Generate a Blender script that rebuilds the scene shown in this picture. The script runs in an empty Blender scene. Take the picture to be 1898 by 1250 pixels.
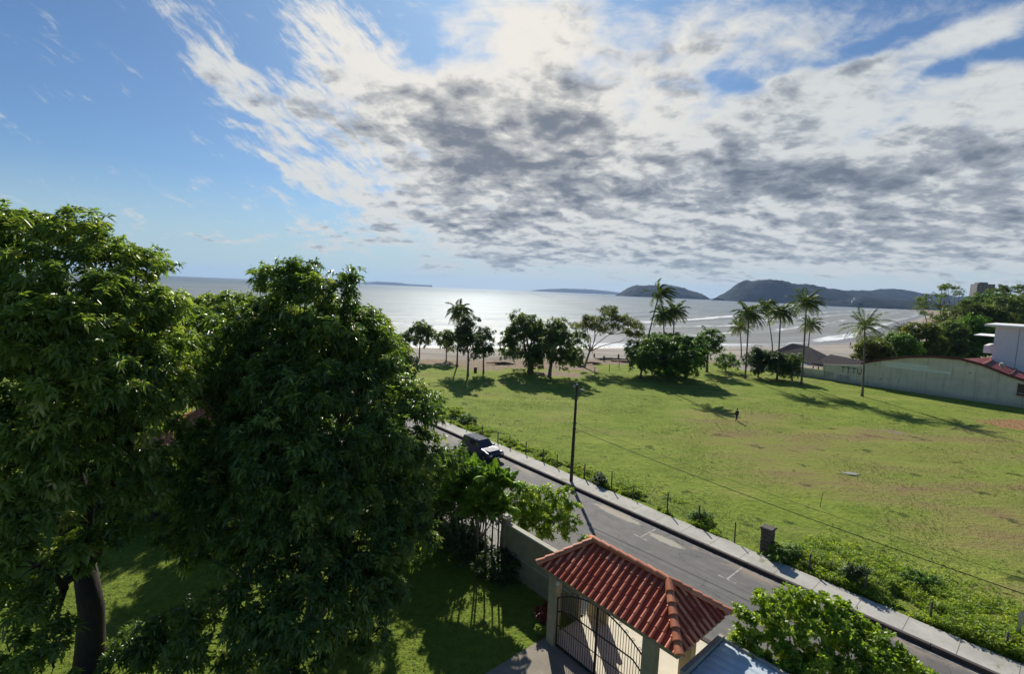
import bpy, bmesh, math, random
import numpy as np
from mathutils import Vector, Matrix, noise as mnoise

PI = math.pi
SC = bpy.context.scene
COL = SC.collection
CAM_H = 17.0
FPX = 900.0
PITCH = math.atan(88 / FPX)
ROLL = math.radians(2.4)
AXR = np.array([1, 0, 0.]); AXF = np.array([0, math.cos(PITCH), -math.sin(PITCH)]); AXU = np.array([0, math.sin(PITCH), math.cos(PITCH)])

# ---------------------------------------------------------------- survey helpers
def ray(px, py):
    dx = px - 949; dy = py - 625
    u = dx * math.cos(ROLL) + dy * math.sin(ROLL); v = -dx * math.sin(ROLL) + dy * math.cos(ROLL)
    return AXR * u - AXU * v + AXF * FPX
def G(px, py, z=0.0):
    d = ray(px, py); k = (z - CAM_H) / d[2]
    return Vector((d[0] * k, d[1] * k, z))
def at(px, py, Y):
    d = ray(px, py); k = Y / d[1]
    return Vector((d[0] * k, Y, CAM_H + d[2] * k))
RA = math.radians(-49.0)
TX, TY = math.cos(RA), math.sin(RA)
def RF(s, n, z=0.0):
    return Vector((TX * s - TY * n, TY * s + TX * n, z))

# ---------------------------------------------------------------- object helpers
def tag(o, label=None, cat=None, group=None, kind=None):
    if label: o['label'] = label
    if cat: o['category'] = cat
    if group: o['group'] = group
    if kind: o['kind'] = kind
    return o
def empty(name, loc=(0, 0, 0), rz=0.0, label=None, cat=None, group=None):
    o = bpy.data.objects.new(name, None); COL.objects.link(o)
    o.location = loc; o.rotation_euler = (0, 0, rz); o.empty_display_size = 0.3
    return tag(o, label, cat, group)
def link(name, me, mat, parent=None, smooth=False):
    o = bpy.data.objects.new(name, me); COL.objects.link(o)
    if mat:
        for m in (mat if isinstance(mat, (list, tuple)) else [mat]): me.materials.append(m)
    if parent: o.parent = parent
    if smooth: me.polygons.foreach_set('use_smooth', [True] * len(me.polygons))
    return o
def np_mesh(name, V, F, tint=None, attr='tint'):
    """V (n,3), F (m,k) uniform k"""
    me = bpy.data.meshes.new(name)
    n, (m, k) = len(V), F.shape
    me.vertices.add(n); me.vertices.foreach_set('co', np.asarray(V, np.float32).ravel())
    me.loops.add(m * k); me.loops.foreach_set('vertex_index', F.astype(np.int32).ravel())
    me.polygons.add(m)
    me.polygons.foreach_set('loop_start', np.arange(0, m * k, k, dtype=np.int32))
    if tint is not None:
        a = me.attributes.new(attr, 'FLOAT', 'POINT'); a.data.foreach_set('value', np.asarray(tint, np.float32))
    me.update(calc_edges=True)
    return me
def wnoise(p, s=1.0, off=0.0):
    return mnoise.noise(Vector((p[0] * s + off, p[1] * s + off * 1.7, p[2] * s - off)))

class MB:
    def __init__(self): self.v = []; self.f = []; self.mi = []
    def add(self, vs, fs, mi=0):
        b = len(self.v); self.v += [tuple(p) for p in vs]; self.f += [tuple(b + i for i in q) for q in fs]; self.mi += [mi] * len(fs)
    def box(self, x0, x1, y0, y1, z0, z1, mi=0, bev=0.0):
        if bev > 0:
            b = bev; ring = [(x0 + b, y0), (x1 - b, y0), (x1, y0 + b), (x1, y1 - b), (x1 - b, y1), (x0 + b, y1), (x0, y1 - b), (x0, y0 + b)]
            cx, cy = (x0 + x1) / 2, (y0 + y1) / 2
            top = [(x + (b if x < cx else -b), y + (b if y < cy else -b)) for x, y in ring]
            vs = [(x, y, z0) for x, y in ring] + [(x, y, z1 - b) for x, y in ring] + [(x, y, z1) for x, y in top]
            fs = [tuple(range(7, -1, -1)), tuple(range(16, 24))]
            for i in range(8):
                j = (i + 1) % 8
                fs += [(i, j, 8 + j, 8 + i), (8 + i, 8 + j, 16 + j, 16 + i)]
            self.add(vs, fs, mi); return
        vs = [(x0, y0, z0), (x1, y0, z0), (x1, y1, z0), (x0, y1, z0), (x0, y0, z1), (x1, y0, z1), (x1, y1, z1), (x0, y1, z1)]
        self.add(vs, [(3, 2, 1, 0), (4, 5, 6, 7), (0, 1, 5, 4), (1, 2, 6, 5), (2, 3, 7, 6), (3, 0, 4, 7)], mi)
    def tube(self, pts, rad, k=8, mi=0, cap=True):
        pts = [Vector(p) for p in pts]; n = len(pts)
        if not isinstance(rad, (list, tuple)): rad = [rad] * n
        vs = []; up = Vector((0.13, 0.31, 0.94))
        for i, p in enumerate(pts):
            d = (pts[min(i + 1, n - 1)] - pts[max(i - 1, 0)]).normalized()
            a = d.cross(up)
            if a.length < 1e-3: a = d.cross(Vector((1, 0, 0)))
            a.normalize(); b = d.cross(a)
            for j in range(k):
                t = 2 * PI * j / k
                vs.append(p + (a * math.cos(t) + b * math.sin(t)) * rad[i])
        fs = [(i * k + j, i * k + (j + 1) % k, (i + 1) * k + (j + 1) % k, (i + 1) * k + j) for i in range(n - 1) for j in range(k)]
        if cap: fs += [tuple(range(k - 1, -1, -1)), tuple((n - 1) * k + j for j in range(k))]
        self.add(vs, fs, mi)
    def build(self, name, mat, parent=None, smooth=False):
        me = bpy.data.meshes.new(name); me.from_pydata([tuple(v) for v in self.v], [], self.f); me.update()
        o = link(name, me, mat, parent, smooth)
        if any(self.mi): me.polygons.foreach_set('material_index', self.mi)
        return o
def copy_tree(o, parent=None):
    c = o.copy(); COL.objects.link(c)
    if parent: c.parent = parent
    for ch in list(o.children): copy_tree(ch, c)
    return c

# ---------------------------------------------------------------- materials
class NT:
    def __init__(self, tree): self.t = tree
    def n(self, typ, **kw):
        nd = self.t.nodes.new(typ)
        for k, v in kw.items(): setattr(nd, k, v)
        return nd
    def l(self, a, b): self.t.links.new(a, b)
    def put(self, sock, v):
        if isinstance(v, bpy.types.NodeSocket): self.l(v, sock)
        elif v is not None: sock.default_value = v
    def m(self, op, a, b=None, c=None, clamp=False):
        nd = self.n('ShaderNodeMath', operation=op, use_clamp=clamp)
        for i, v in enumerate((a, b, c)): self.put(nd.inputs[i], v)
        return nd.outputs[0]
    def vm(self, op, a, b=None, s=None):
        nd = self.n('ShaderNodeVectorMath', operation=op)
        self.put(nd.inputs[0], a)
        if b is not None: self.put(nd.inputs[1], b)
        if s is not None: self.put(nd.inputs['Scale'], s)
        return nd.outputs[1] if op in ('LENGTH', 'DOT_PRODUCT', 'DISTANCE') else nd.outputs[0]
    def comb(self, x, y, z=0.0):
        nd = self.n('ShaderNodeCombineXYZ')
        for i, v in enumerate((x, y, z)): self.put(nd.inputs[i], v)
        return nd.outputs[0]
    def sep(self, v):
        nd = self.n('ShaderNodeSeparateXYZ'); self.l(v, nd.inputs[0]); return nd.outputs
    def noise(self, vec, scale=5, detail=4, rough=.55, dist=0.0, col=False, lac=2.0):
        nd = self.n('ShaderNodeTexNoise'); self.put(nd.inputs['Vector'], vec)
        nd.inputs['Scale'].default_value = scale; nd.inputs['Detail'].default_value = detail
        nd.inputs['Roughness'].default_value = rough; nd.inputs['Distortion'].default_value = dist; nd.inputs['Lacunarity'].default_value = lac
        return nd.outputs['Color' if col else 'Fac']
    def ss(self, v, a, b, lo=0.0, hi=1.0):
        nd = self.n('ShaderNodeMapRange', interpolation_type='SMOOTHSTEP'); self.put(nd.inputs[0], v)
        for i, q in enumerate((a, b, lo, hi)): nd.inputs[i + 1].default_value = q
        return nd.outputs[0]
    def ramp(self, v, stops, interp='LINEAR'):
        nd = self.n('ShaderNodeValToRGB'); self.put(nd.inputs[0], v); r = nd.color_ramp; r.interpolation = interp
        while len(r.elements) < len(stops): r.elements.new(0.5)
        for e, (p, c) in zip(r.elements, stops):
            e.position = p; e.color = (*c, 1) if len(c) == 3 else c
        return nd.outputs[0]
    def mix(self, f, a, b, mode='MIX'):
        nd = self.n('ShaderNodeMix', data_type='RGBA', blend_type=mode); self.put(nd.inputs[0], f)
        for i, v in ((6, a), (7, b)):
            if isinstance(v, tuple) and len(v) == 3: v = (*v, 1)
            self.put(nd.inputs[i], v)
        return nd.outputs[2]
    def bump(self, h, strength=.5, dist=.05, normal=None):
        nd = self.n('ShaderNodeBump'); self.put(nd.inputs['Height'], h)
        nd.inputs['Strength'].default_value = strength; nd.inputs['Distance'].default_value = dist
        if normal is not None: self.l(normal, nd.inputs['Normal'])
        return nd.outputs[0]
def newmat(name):
    m = bpy.data.materials.new(name); m.use_nodes = True; m.node_tree.nodes.clear()
    N = NT(m.node_tree); out = N.n('ShaderNodeOutputMaterial'); return m, N, out
def princ(N, out, col, rough=.6, metal=0.0, normal=None, spec=None, link_=True):
    p = N.n('ShaderNodeBsdfPrincipled')
    if isinstance(col, tuple) and len(col) == 3: col = (*col, 1)
    N.put(p.inputs['Base Color'], col); N.put(p.inputs['Roughness'], rough); p.inputs['Metallic'].default_value = metal
    if spec is not None: N.put(p.inputs['Specular IOR Level'], spec)
    if normal is not None: N.l(normal, p.inputs['Normal'])
    if link_: N.l(p.outputs[0], out.inputs[0])
    return p
def simple(name, col, rough=.6, metal=0.0, var=.25, scale=6.0, bump=.2, bdist=.02, spec=None, detail=5):
    """weathered solid colour: two scales of mottling"""
    m, N, out = newmat(name)
    tc = N.n('ShaderNodeTexCoord').outputs['Object']
    a = N.noise(tc, scale, detail, .6); b = N.noise(tc, scale * .17, 3, .5)
    f = N.m('ADD', N.m('MULTIPLY', a, .6), N.m('MULTIPLY', b, .4))
    lo = tuple(c * (1 - var) for c in col); hi = tuple(min(1, c * (1 + var)) for c in col)
    c = N.ramp(f, [(.3, lo), (.7, hi)])
    princ(N, out, c, rough, metal, N.bump(a, bump, bdist) if bump else None, spec)
    return m
def leafmat(name, stops, trans=.35, rough=.38, tcol=1.6):
    m, N, out = newmat(name)
    at_ = N.n('ShaderNodeAttribute', attribute_name='tint').outputs['Fac']
    c = N.ramp(at_, stops)
    p = princ(N, out, c, rough, link_=False, spec=.55)
    t = N.n('ShaderNodeBsdfTranslucent')
    N.l(N.mix(1.0, c, (tcol, tcol * 1.05, tcol * .45), 'MULTIPLY'), t.inputs[0])
    mx = N.n('ShaderNodeMixShader'); mx.inputs[0].default_value = trans
    N.l(p.outputs[0], mx.inputs[1]); N.l(t.outputs[0], mx.inputs[2]); N.l(mx.outputs[0], out.inputs[0])
    return m
M = {}
M['mango'] = leafmat('mango_leaves', [(0, (.060, .110, .028)), (.5, (.125, .200, .045)), (.85, (.22, .30, .065)), (1, (.38, .39, .13))], .46, .34)
M['mango_light'] = leafmat('mango_leaves_light', [(0, (.095, .150, .035)), (.5, (.190, .265, .055)), (.85, (.28, .35, .08)), (1, (.44, .43, .17))], .48, .34)
M['bright'] = leafmat('bright_leaves', [(0, (.14, .22, .025)), (.5, (.27, .37, .040)), (1, (.46, .52, .09))], .55, .42)
M['beachtree'] = leafmat('seaside_leaves', [(0, (.060, .100, .030)), (.6, (.125, .185, .045)), (1, (.26, .30, .08))], .45, .45)
M['ficus'] = leafmat('ficus_leaves', [(0, (0.050, 0.119, 0.018)), (.6, (0.112, 0.213, 0.025)), (1, (0.225, 0.325, 0.044))], .42, .45)
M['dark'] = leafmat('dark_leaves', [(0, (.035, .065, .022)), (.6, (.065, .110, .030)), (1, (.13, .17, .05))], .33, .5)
M['olive'] = leafmat('olive_leaves', [(0, (.06, .085, .016)), (.6, (.13, .165, .025)), (1, (.25, .23, .05))], .42, .45)
M['palm'] = leafmat('palm_fronds', [(0, (0.039, 0.072, 0.018)), (.6, (0.104, 0.156, 0.031)), (1, (0.260, 0.260, 0.065))], .36, .4)
M['weed'] = leafmat('weed_leaves', [(0, (.12, .19, .018)), (.5, (.22, .31, .03)), (1, (.38, .42, .06))], .5, .6)
M['grassblade'] = leafmat('grass_blades', [(0, (.055, .085, .02)), (.5, (.10, .14, .03)), (1, (.20, .21, .07))], .4, .55)
M['redleaf'] = leafmat('red_leaves', [(0, (.05, .006, .01)), (1, (.16, .012, .025))], .3, .4)
M['yellowfrond'] = leafmat('yellow_fronds', [(0, (.09, .10, .02)), (1, (.30, .24, .05))], .35, .45)

def barkmat(name, c):
    m, N, out = newmat(name)
    tc = N.n('ShaderNodeTexCoord').outputs['Object']
    v = N.vm('MULTIPLY', tc, (9, 9, 2.2)); a = N.noise(v, 1.0, 6, .65)
    col = N.ramp(a, [(.3, tuple(x * .5 for x in c)), (.7, tuple(x * 1.35 for x in c))])
    princ(N, out, col, .85, 0, N.bump(a, .8, .04)); return m
M['bark'] = barkmat('grey_brown_bark', (.13, .105, .08))
M['darkbark'] = barkmat('dark_brown_bark', (.032, .024, .018))  # plain dark brown, much darker than the limbs
M['palebark'] = barkmat('pale_bark', (.26, .23, .19))
M['palmbark'] = barkmat('palm_bark', (.15, .13, .105))
M['polewood'] = barkmat('creosoted_pole_wood', (.055, .042, .032))
M['oldwood'] = barkmat('weathered_wood', (.10, .085, .065))
M['wall_olive'] = simple('weathered_olive_render', (.27, .24, .15), .9, var=.3, scale=1.6, bump=.3)
M['wall_cap'] = simple('pale_concrete_cap', (.42, .41, .33), .85, var=.2, scale=3)
M['stone_tan'] = simple('tan_stucco', (.36, .31, .19), .9, var=.25, scale=3, bump=.4)
M['pillar_stone'] = simple('dark_rubble_stone', (.10, .088, .07), .9, var=.55, scale=9, bump=.9, bdist=.06)
M['kerb'] = simple('dark_kerb', (.062, .050, .045), .9, var=.35, scale=3)
M['iron'] = simple('black_iron', (.025, .020, .018), .45, .3, var=.3, scale=20)
M['concrete'] = simple('concrete', (.34, .33, .28), .9, var=.18, scale=2.5, bump=.3)
M['white_paint'] = simple('white_paint', (.75, .75, .72), .7, var=.06, scale=2)
M['cream'] = simple('cream_apron', (.62, .57, .44), .85, var=.12, scale=2)
M['darkhill'] = None
M['rubber'] = simple('rubber', (.015, .015, .016), .85, var=.2)
M['chrome'] = simple('chrome', (.6, .6, .62), .2, .9, var=.05)
M['car_roof'] = simple('matt_blue_roof_paint', (.07, .09, .13), .7, 0, var=.2, bump=0, scale=3, spec=.15)  # matt blue, paler than the body paint
M['glass'] = simple('tinted_glass', (.02, .025, .03), .05, 0, var=.1, bump=0, spec=.9)
M['carpaint'] = simple('navy_car_paint', (.035, .045, .085), .38, .2, var=.08, bump=0, scale=2, spec=.6)
M['hoodpaint'] = simple('sky_sheen_hood_paint', (.12, .12, .155), .6, 0, var=.15, bump=0, scale=2, spec=.2)  # paler than the body: sky reflection put into the hood colour
M['lamp_glass'] = simple('lamp_glass', (.7, .7, .66), .1, 0, var=.04, bump=0)
M['orange_glass'] = simple('orange_glass', (.5, .14, .02), .15, 0, var=.04, bump=0)
M['red_glass'] = simple('red_glass', (.35, .01, .01), .15, 0, var=.04, bump=0)
M['metalblue'] = None
M['skin'] = simple('skin', (.22, .12, .075), .6, var=.1)
M['cloth_dark'] = simple('dark_cloth', (.02, .022, .03), .9, var=.3)
M['cloth_blue'] = simple('faded_blue_cloth', (.07, .09, .14), .9, var=.3)
M['thatch'] = simple('grey_brown_thatch', (.075, .062, .058), .95, var=.4, scale=5, bump=.8)
M['hotelwall'] = simple('pale_hotel_wall', (.34, .35, .35), .9, var=.1, scale=.1)
M['redroof'] = simple('dark_red_roofing', (.20, .038, .040), .45, 0, var=.22, scale=1.2)
M['redtrim'] = simple('dark_red_trim', (.10, .018, .020), .6, 0, var=.2)
M['whitewall'] = simple('white_render', (.70, .72, .74), .8, var=.08, scale=.8)
M['creamwall'] = simple('dull_cream_render', (.56, .52, .43), .9, var=.20, scale=.5)
M['patchwall'] = simple('repainted_render_patch', (.74, .74, .66), .9, var=.06, scale=.5)
M['graffiti'] = simple('dark_spray_paint', (.10, .12, .14), .8, var=.3)
M['graffiti_faded'] = simple('faded_spray_paint', (.25, .27, .30), .8, var=.3)
M['towerwall'] = simple('grey_tower_concrete', (.17, .15, .15), .85, var=.12, scale=.1)
M['darkwin'] = simple('dark_window_glass', (.03, .035, .045), .15, 0, var=.3, scale=.3)
M['rust'] = simple('rusty_drum', (.08, .035, .02), .8, var=.4)
M['straw'] = simple('dry_palm_sheath', (.55, .48, .30), .7, var=.2, scale=4)
M['debris'] = simple('pale_debris', (.34, .35, .31), .8, var=.2)
M['seam'] = None

def m_asphalt():
    m, N, out = newmat('worn_asphalt')
    tc = N.n('ShaderNodeTexCoord').outputs['Object']
    fine = N.noise(tc, 26, 5, .7); mid = N.noise(tc, 1.3, 4, .6); streak = N.noise(N.vm('MULTIPLY', tc, (.12, 2.6, 1)), 1.0, 4, .6)
    patch = N.noise(tc, .35, 3, .5)
    vor = N.n('ShaderNodeTexVoronoi', feature='DISTANCE_TO_EDGE'); N.l(N.vm('ADD', N.vm('MULTIPLY', tc, (.22, .6, 1)), N.vm('SCALE', N.noise(tc, .8, 4, .6, col=True), s=.5)), vor.inputs['Vector']); vor.inputs['Scale'].default_value = 1.0
    c = N.ramp(N.m('ADD', N.m('MULTIPLY', mid, .5), N.m('MULTIPLY', streak, .5)), [(.33, (.088, .084, .080)), (.67, (.150, .144, .134))])
    c = N.mix(N.ss(fine, .56, .72), c, (.19, .185, .18))
    c = N.mix(N.ss(patch, .56, .64, 0, .4), c, (.075, .075, .08))
    c = N.mix(N.ss(vor.outputs['Distance'], .0, .012, .75, 0), c, (.035, .034, .034))
    yy_ = N.sep(tc)[1]
    for cy_ in (25.0, 26.6, 28.3):
        c = N.mix(N.m('MULTIPLY', N.ss(N.m('ABSOLUTE', N.m('SUBTRACT', yy_, cy_)), 0, .28, .42, 0), N.ss(streak, .35, .6)), c, (.055, .053, .052))
    X_ = N.sep(tc)[0]
    for (sx, sn, rx, rn) in ((-17.0, 29.75, 1.5, .42), (-21.6, 30.3, 2.2, .45)):
        q = N.m('ADD', N.m('POWER', N.m('DIVIDE', N.m('ABSOLUTE', N.m('SUBTRACT', X_, sx)), rx), 2.0), N.m('POWER', N.m('DIVIDE', N.m('ABSOLUTE', N.m('SUBTRACT', yy_, sn)), rn), 2.0))
        c = N.mix(N.ss(N.m('ADD', q, N.m('MULTIPLY', N.m('SUBTRACT', N.noise(tc, 2.2, 5, .7), .5), 2.2)), .5, 1.1, .85, 0), c, (.36, .33, .26))
    # sandy wash along the gutter
    y = N.sep(tc)[1]
    g = N.m('MULTIPLY', N.ss(y, 29.6, 30.9), N.ss(N.noise(N.vm('MULTIPLY', tc, (.5, 1, 1)), .8, 4, .6), .47, .6, 0, .9))
    c = N.mix(g, c, (.30, .24, .17))
    princ(N, out, c, .82, 0, N.bump(fine, .35, .012)); return m
M['asphalt'] = m_asphalt()
def m_oldwall():
    m, N, out = newmat('stained_cream_render')
    tc = N.n('ShaderNodeTexCoord').outputs['Object']; X, Y, Z = N.sep(tc)
    a = N.noise(tc, .45, 5, .6); st = N.noise(N.vm('MULTIPLY', tc, (1.6, 1, .12)), 1.0, 5, .65); f_ = N.noise(tc, 4, 5, .7)
    c = N.ramp(a, [(.3, (.58, .51, .39)), (.7, (.74, .67, .52))])
    c = N.mix(N.m('MULTIPLY', N.ss(st, .50, .72), .55), c, (.30, .29, .26))
    c = N.mix(N.m('MULTIPLY', N.ss(N.m('ADD', Z, N.m('MULTIPLY', f_, 1.6)), .6, 2.2, 1, 0), .55), c, (.20, .21, .20))
    j = N.m('LESS_THAN', N.m('FRACT', N.m('DIVIDE', X, 3.7)), .012)
    c = N.mix(N.m('MULTIPLY', j, .5), c, (.22, .21, .19))
    sp_ = N.n('ShaderNodeTexVoronoi'); N.l(tc, sp_.inputs['Vector']); sp_.inputs['Scale'].default_value = .55
    c = N.mix(N.ss(sp_.outputs['Distance'], .05, .12, .8, 0), c, (.12, .12, .12))
    princ(N, out, c, .9, 0, N.bump(f_, .3, .01)); return m
M['oldwall'] = m_oldwall()
def m_paint():
    m, N, out = newmat('worn_road_paint')
    tc = N.n('ShaderNodeTexCoord').outputs['Object']
    w = N.noise(tc, 3.5, 6, .7)
    c = N.mix(N.ss(w, .44, .6), (.38, .36, .33), (.17, .16, .15))
    princ(N, out, c, .8); return m
M['roadpaint'] = m_paint()
def m_walk():
    m, N, out = newmat('pale_concrete_pavement')
    tc = N.n('ShaderNodeTexCoord').outputs['Object']
    a = N.noise(tc, 5, 5, .65); b = N.noise(tc, .6, 3, .5)
    c = N.ramp(N.m('ADD', N.m('MULTIPLY', a, .4), N.m('MULTIPLY', b, .6)), [(.3, (.30, .29, .25)), (.7, (.50, .48, .43))])
    x = N.m('FRACT', N.m('DIVIDE', N.sep(tc)[0], 2.1))
    j = N.m('LESS_THAN', x, .018)
    c = N.mix(j, c, (.16, .15, .13))
    c = N.mix(N.ss(N.noise(tc, .9, 5, .7), .60, .68, 0, .8), c, (.20, .20, .11))
    princ(N, out, c, .9, 0, N.bump(a, .3, .01)); return m
M['walk'] = m_walk()
def m_drive():
    m, N, out = newmat('driveway_gravel_concrete')
    tc = N.n('ShaderNodeTexCoord').outputs['Object']
    a = N.noise(tc, 24, 5, .7); b = N.noise(tc, 1.1, 4, .6)
    c = N.ramp(N.m('ADD', N.m('MULTIPLY', a, .5), N.m('MULTIPLY', b, .5)), [(.35, (.17, .145, .115)), (.65, (.33, .29, .23))])
    princ(N, out, c, .9, 0, N.bump(a, .4, .015)); return m
M['drive'] = m_drive()
def m_roofblue():
    m, N, out = newmat('pale_blue_sheet_metal')
    tc = N.n('ShaderNodeTexCoord').outputs['Object']
    a = N.noise(tc, 2.2, 5, .6)
    c = N.ramp(a, [(.3, (.42, .50, .56)), (.7, (.58, .66, .70))])
    princ(N, out, c, .42, .25, N.bump(a, .1, .01)); return m
M['metalblue'] = m_roofblue()
def m_tile(name, lo, hi):
    m, N, out = newmat(name)
    tc = N.n('ShaderNodeTexCoord').outputs['Object']
    a = N.noise(tc, 9, 5, .65); b = N.n('ShaderNodeTexVoronoi'); N.l(N.vm('MULTIPLY', tc, (2.8, 2.2, 1.5)), b.inputs['Vector']); b.inputs['Scale'].default_value = 1.0
    isl = N.n('ShaderNodeNewGeometry').outputs['Random Per Island']
    f = N.m('ADD', N.m('MULTIPLY', a, .45), N.m('MULTIPLY', isl, .55))
    c = N.ramp(f, [(.25, lo), (.8, hi)])
    c = N.mix(N.ss(N.noise(tc, 2.6, 7, .75), .56, .70, 0, .7), c, (.10, .055, .035))
    princ(N, out, c, .42, 0, N.bump(a, .3, .008), spec=.35); return m
M['tile'] = m_tile('terracotta_roof_tile', (.30, .045, .020), (.44, .080, .036))
M['tile_cap'] = m_tile('terracotta_cover_tile', (.42, .09, .042), (.85, .32, .18))  # paler than the pans: sunlit crests put into the tile colour
M['tile_hip'] = m_tile('pale_hip_tile', (.46, .15, .07), (.66, .25, .13))

# ---------------------------------------------------------------- shoreline and terrain
SHX = [-3000, -600, -100, -39, -8, 88, 158, 417, 900, 1750, 3700, 7000, 14000]
SHY = [90, 128, 150, 158, 165, 205, 233, 538, 1080, 2112, 4500, 8200, 15500]
def shY(x):
    w = 50 + .10 * np.abs(x)
    return sum(np.interp(x + w * k, SHX, SHY) for k in (-1, -.66, -.33, 0, .33, .66, 1)) / 7
def shc(x):
    s = (shY(x + 15) - shY(x - 15)) / 30.0
    return 1 / np.sqrt(1 + s * s)
def hgt(x, y):
    d = (y - shY(x)) * shc(x)
    z = np.where(d < -48, 0.0, -3.0 * ((d + 48) / 48.0).clip(0, 1) ** 1.25)
    z = np.where(d > 0, -3.0 - .035 * d, z)
    return z
M_GROUND = None
def m_ground():
    m, N, out = newmat('ground_grass_and_sand')
    tc = N.n('ShaderNodeTexCoord').outputs['Object']
    n1 = N.noise(tc, .045, 5, .6); n2 = N.noise(tc, .35, 5, .6); n3 = N.noise(tc, 2.4, 5, .65); n4 = N.noise(N.vm('MULTIPLY', tc, (.06, .2, 1)), 1.0, 5, .6, .6)
    X, Y, Z = N.sep(tc)
    g = N.ramp(N.m('ADD', N.m('MULTIPLY', n2, .45), N.m('MULTIPLY', n3, .55)), [(.32, (.11, .165, .022)), (.5, (.190, .255, .040)), (.68, (.27, .335, .062))])
    dry = N.attr('dry')
    f = N.m('ADD', N.m('MULTIPLY', n4, .6), N.m('ADD', N.m('MULTIPLY', n1, .4), dry))
    g = N.mix(N.ss(N.noise(N.vm('MULTIPLY', tc, (.5, 1.1, 1)), .55, 5, .7), .52, .70, 0, .6), g, (.085, .125, .028))
    g = N.mix(N.ss(N.noise(N.vm('MULTIPLY', tc, (.12, .3, 1)), .7, 4, .6), .50, .66, 0, .55), g, (.30, .33, .07))
    g = N.mix(N.ss(f, .46, .66, 0, .65), g, (.27, .24, .085))
    g = N.mix(N.ss(N.m('ADD', f, N.m('MULTIPLY', n2, .25)), .72, .86, 0, .85), g, (.24, .17, .09))
    g = N.mix(N.ss(N.m('ADD', n2, N.m('MULTIPLY', n3, .35)), .78, .86, 0, .8), g, (.035, .06, .014))
    lawn = N.ramp(n3, [(.3, (.11, .17, .022)), (.7, (.21, .27, .040))])
    leaf = N.ss(N.m('ADD', N.noise(tc, 5, 5, .7), N.attr('litter')), .9, 1.1)
    lawn = N.mix(leaf, lawn, (.25, .17, .10))
    g = N.mix(N.attr('lawn'), g, lawn)
    dirt = N.ramp(N.noise(tc, 1.2, 5, .6), [(.3, (.20, .145, .10)), (.7, (.36, .29, .21))])
    red = N.ramp(n3, [(.3, (.26, .12, .055)), (.7, (.42, .26, .14))])
    dm = N.ss(N.m('ADD', N.attr('dirt'), N.m('MULTIPLY', N.m('SUBTRACT', n2, .5), .9)), .4, .62)
    g = N.mix(dm, g, dirt)
    g = N.mix(N.ss(N.m('ADD', N.attr('red'), N.m('MULTIPLY', N.m('SUBTRACT', n2, .5), .9)), .4, .62), g, red)
    sand = N.ramp(N.noise(N.vm('MULTIPLY', tc, (.03, .14, 1)), 1.0, 4, .6), [(.35, (.24, .215, .18)), (.65, (.40, .37, .32))])
    wet = N.attr('wet')
    sand = N.mix(wet, sand, (.12, .115, .11))
    c = N.mix(N.ss(N.m('ADD', N.attr('sand'), N.m('MULTIPLY', N.m('SUBTRACT', n2, .5), .5)), .4, .6), g, sand)
    rough = N.m('SUBTRACT', .92, N.m('MULTIPLY', wet, .62))
    princ(N, out, c, rough, 0, N.bump(N.m('ADD', n3, N.m('MULTIPLY', N.noise(tc, 9, 4, .7), .5)), .8, .25), spec=N.m('ADD', .06, N.m('MULTIPLY', wet, .5))); return m
def _attr(self, name): return self.n('ShaderNodeAttribute', attribute_name=name).outputs['Fac']
NT.attr = _attr

def grid_mesh(name, X, Y, Z):
    r, c = X.shape
    V = np.stack([X, Y, Z], -1).reshape(-1, 3)
    i = np.arange(r * c).reshape(r, c)
    F = np.stack([i[:-1, :-1], i[:-1, 1:], i[1:, 1:], i[1:, :-1]], -1).reshape(-1, 4)
    return np_mesh(name, V, F)
def set_attr(me, name, val):
    a = me.attributes.new(name, 'FLOAT', 'POINT'); a.data.foreach_set('value', np.asarray(val, np.float32).ravel())
def spaced(*segs):
    out = []
    for a, b, n in segs: out += list(np.linspace(a, b, n, endpoint=False))
    return np.array(out + [segs[-1][1]])
def sstep(x, a, b):
    t = ((x - a) / (b - a)).clip(0, 1); return t * t * (3 - 2 * t)

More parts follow.
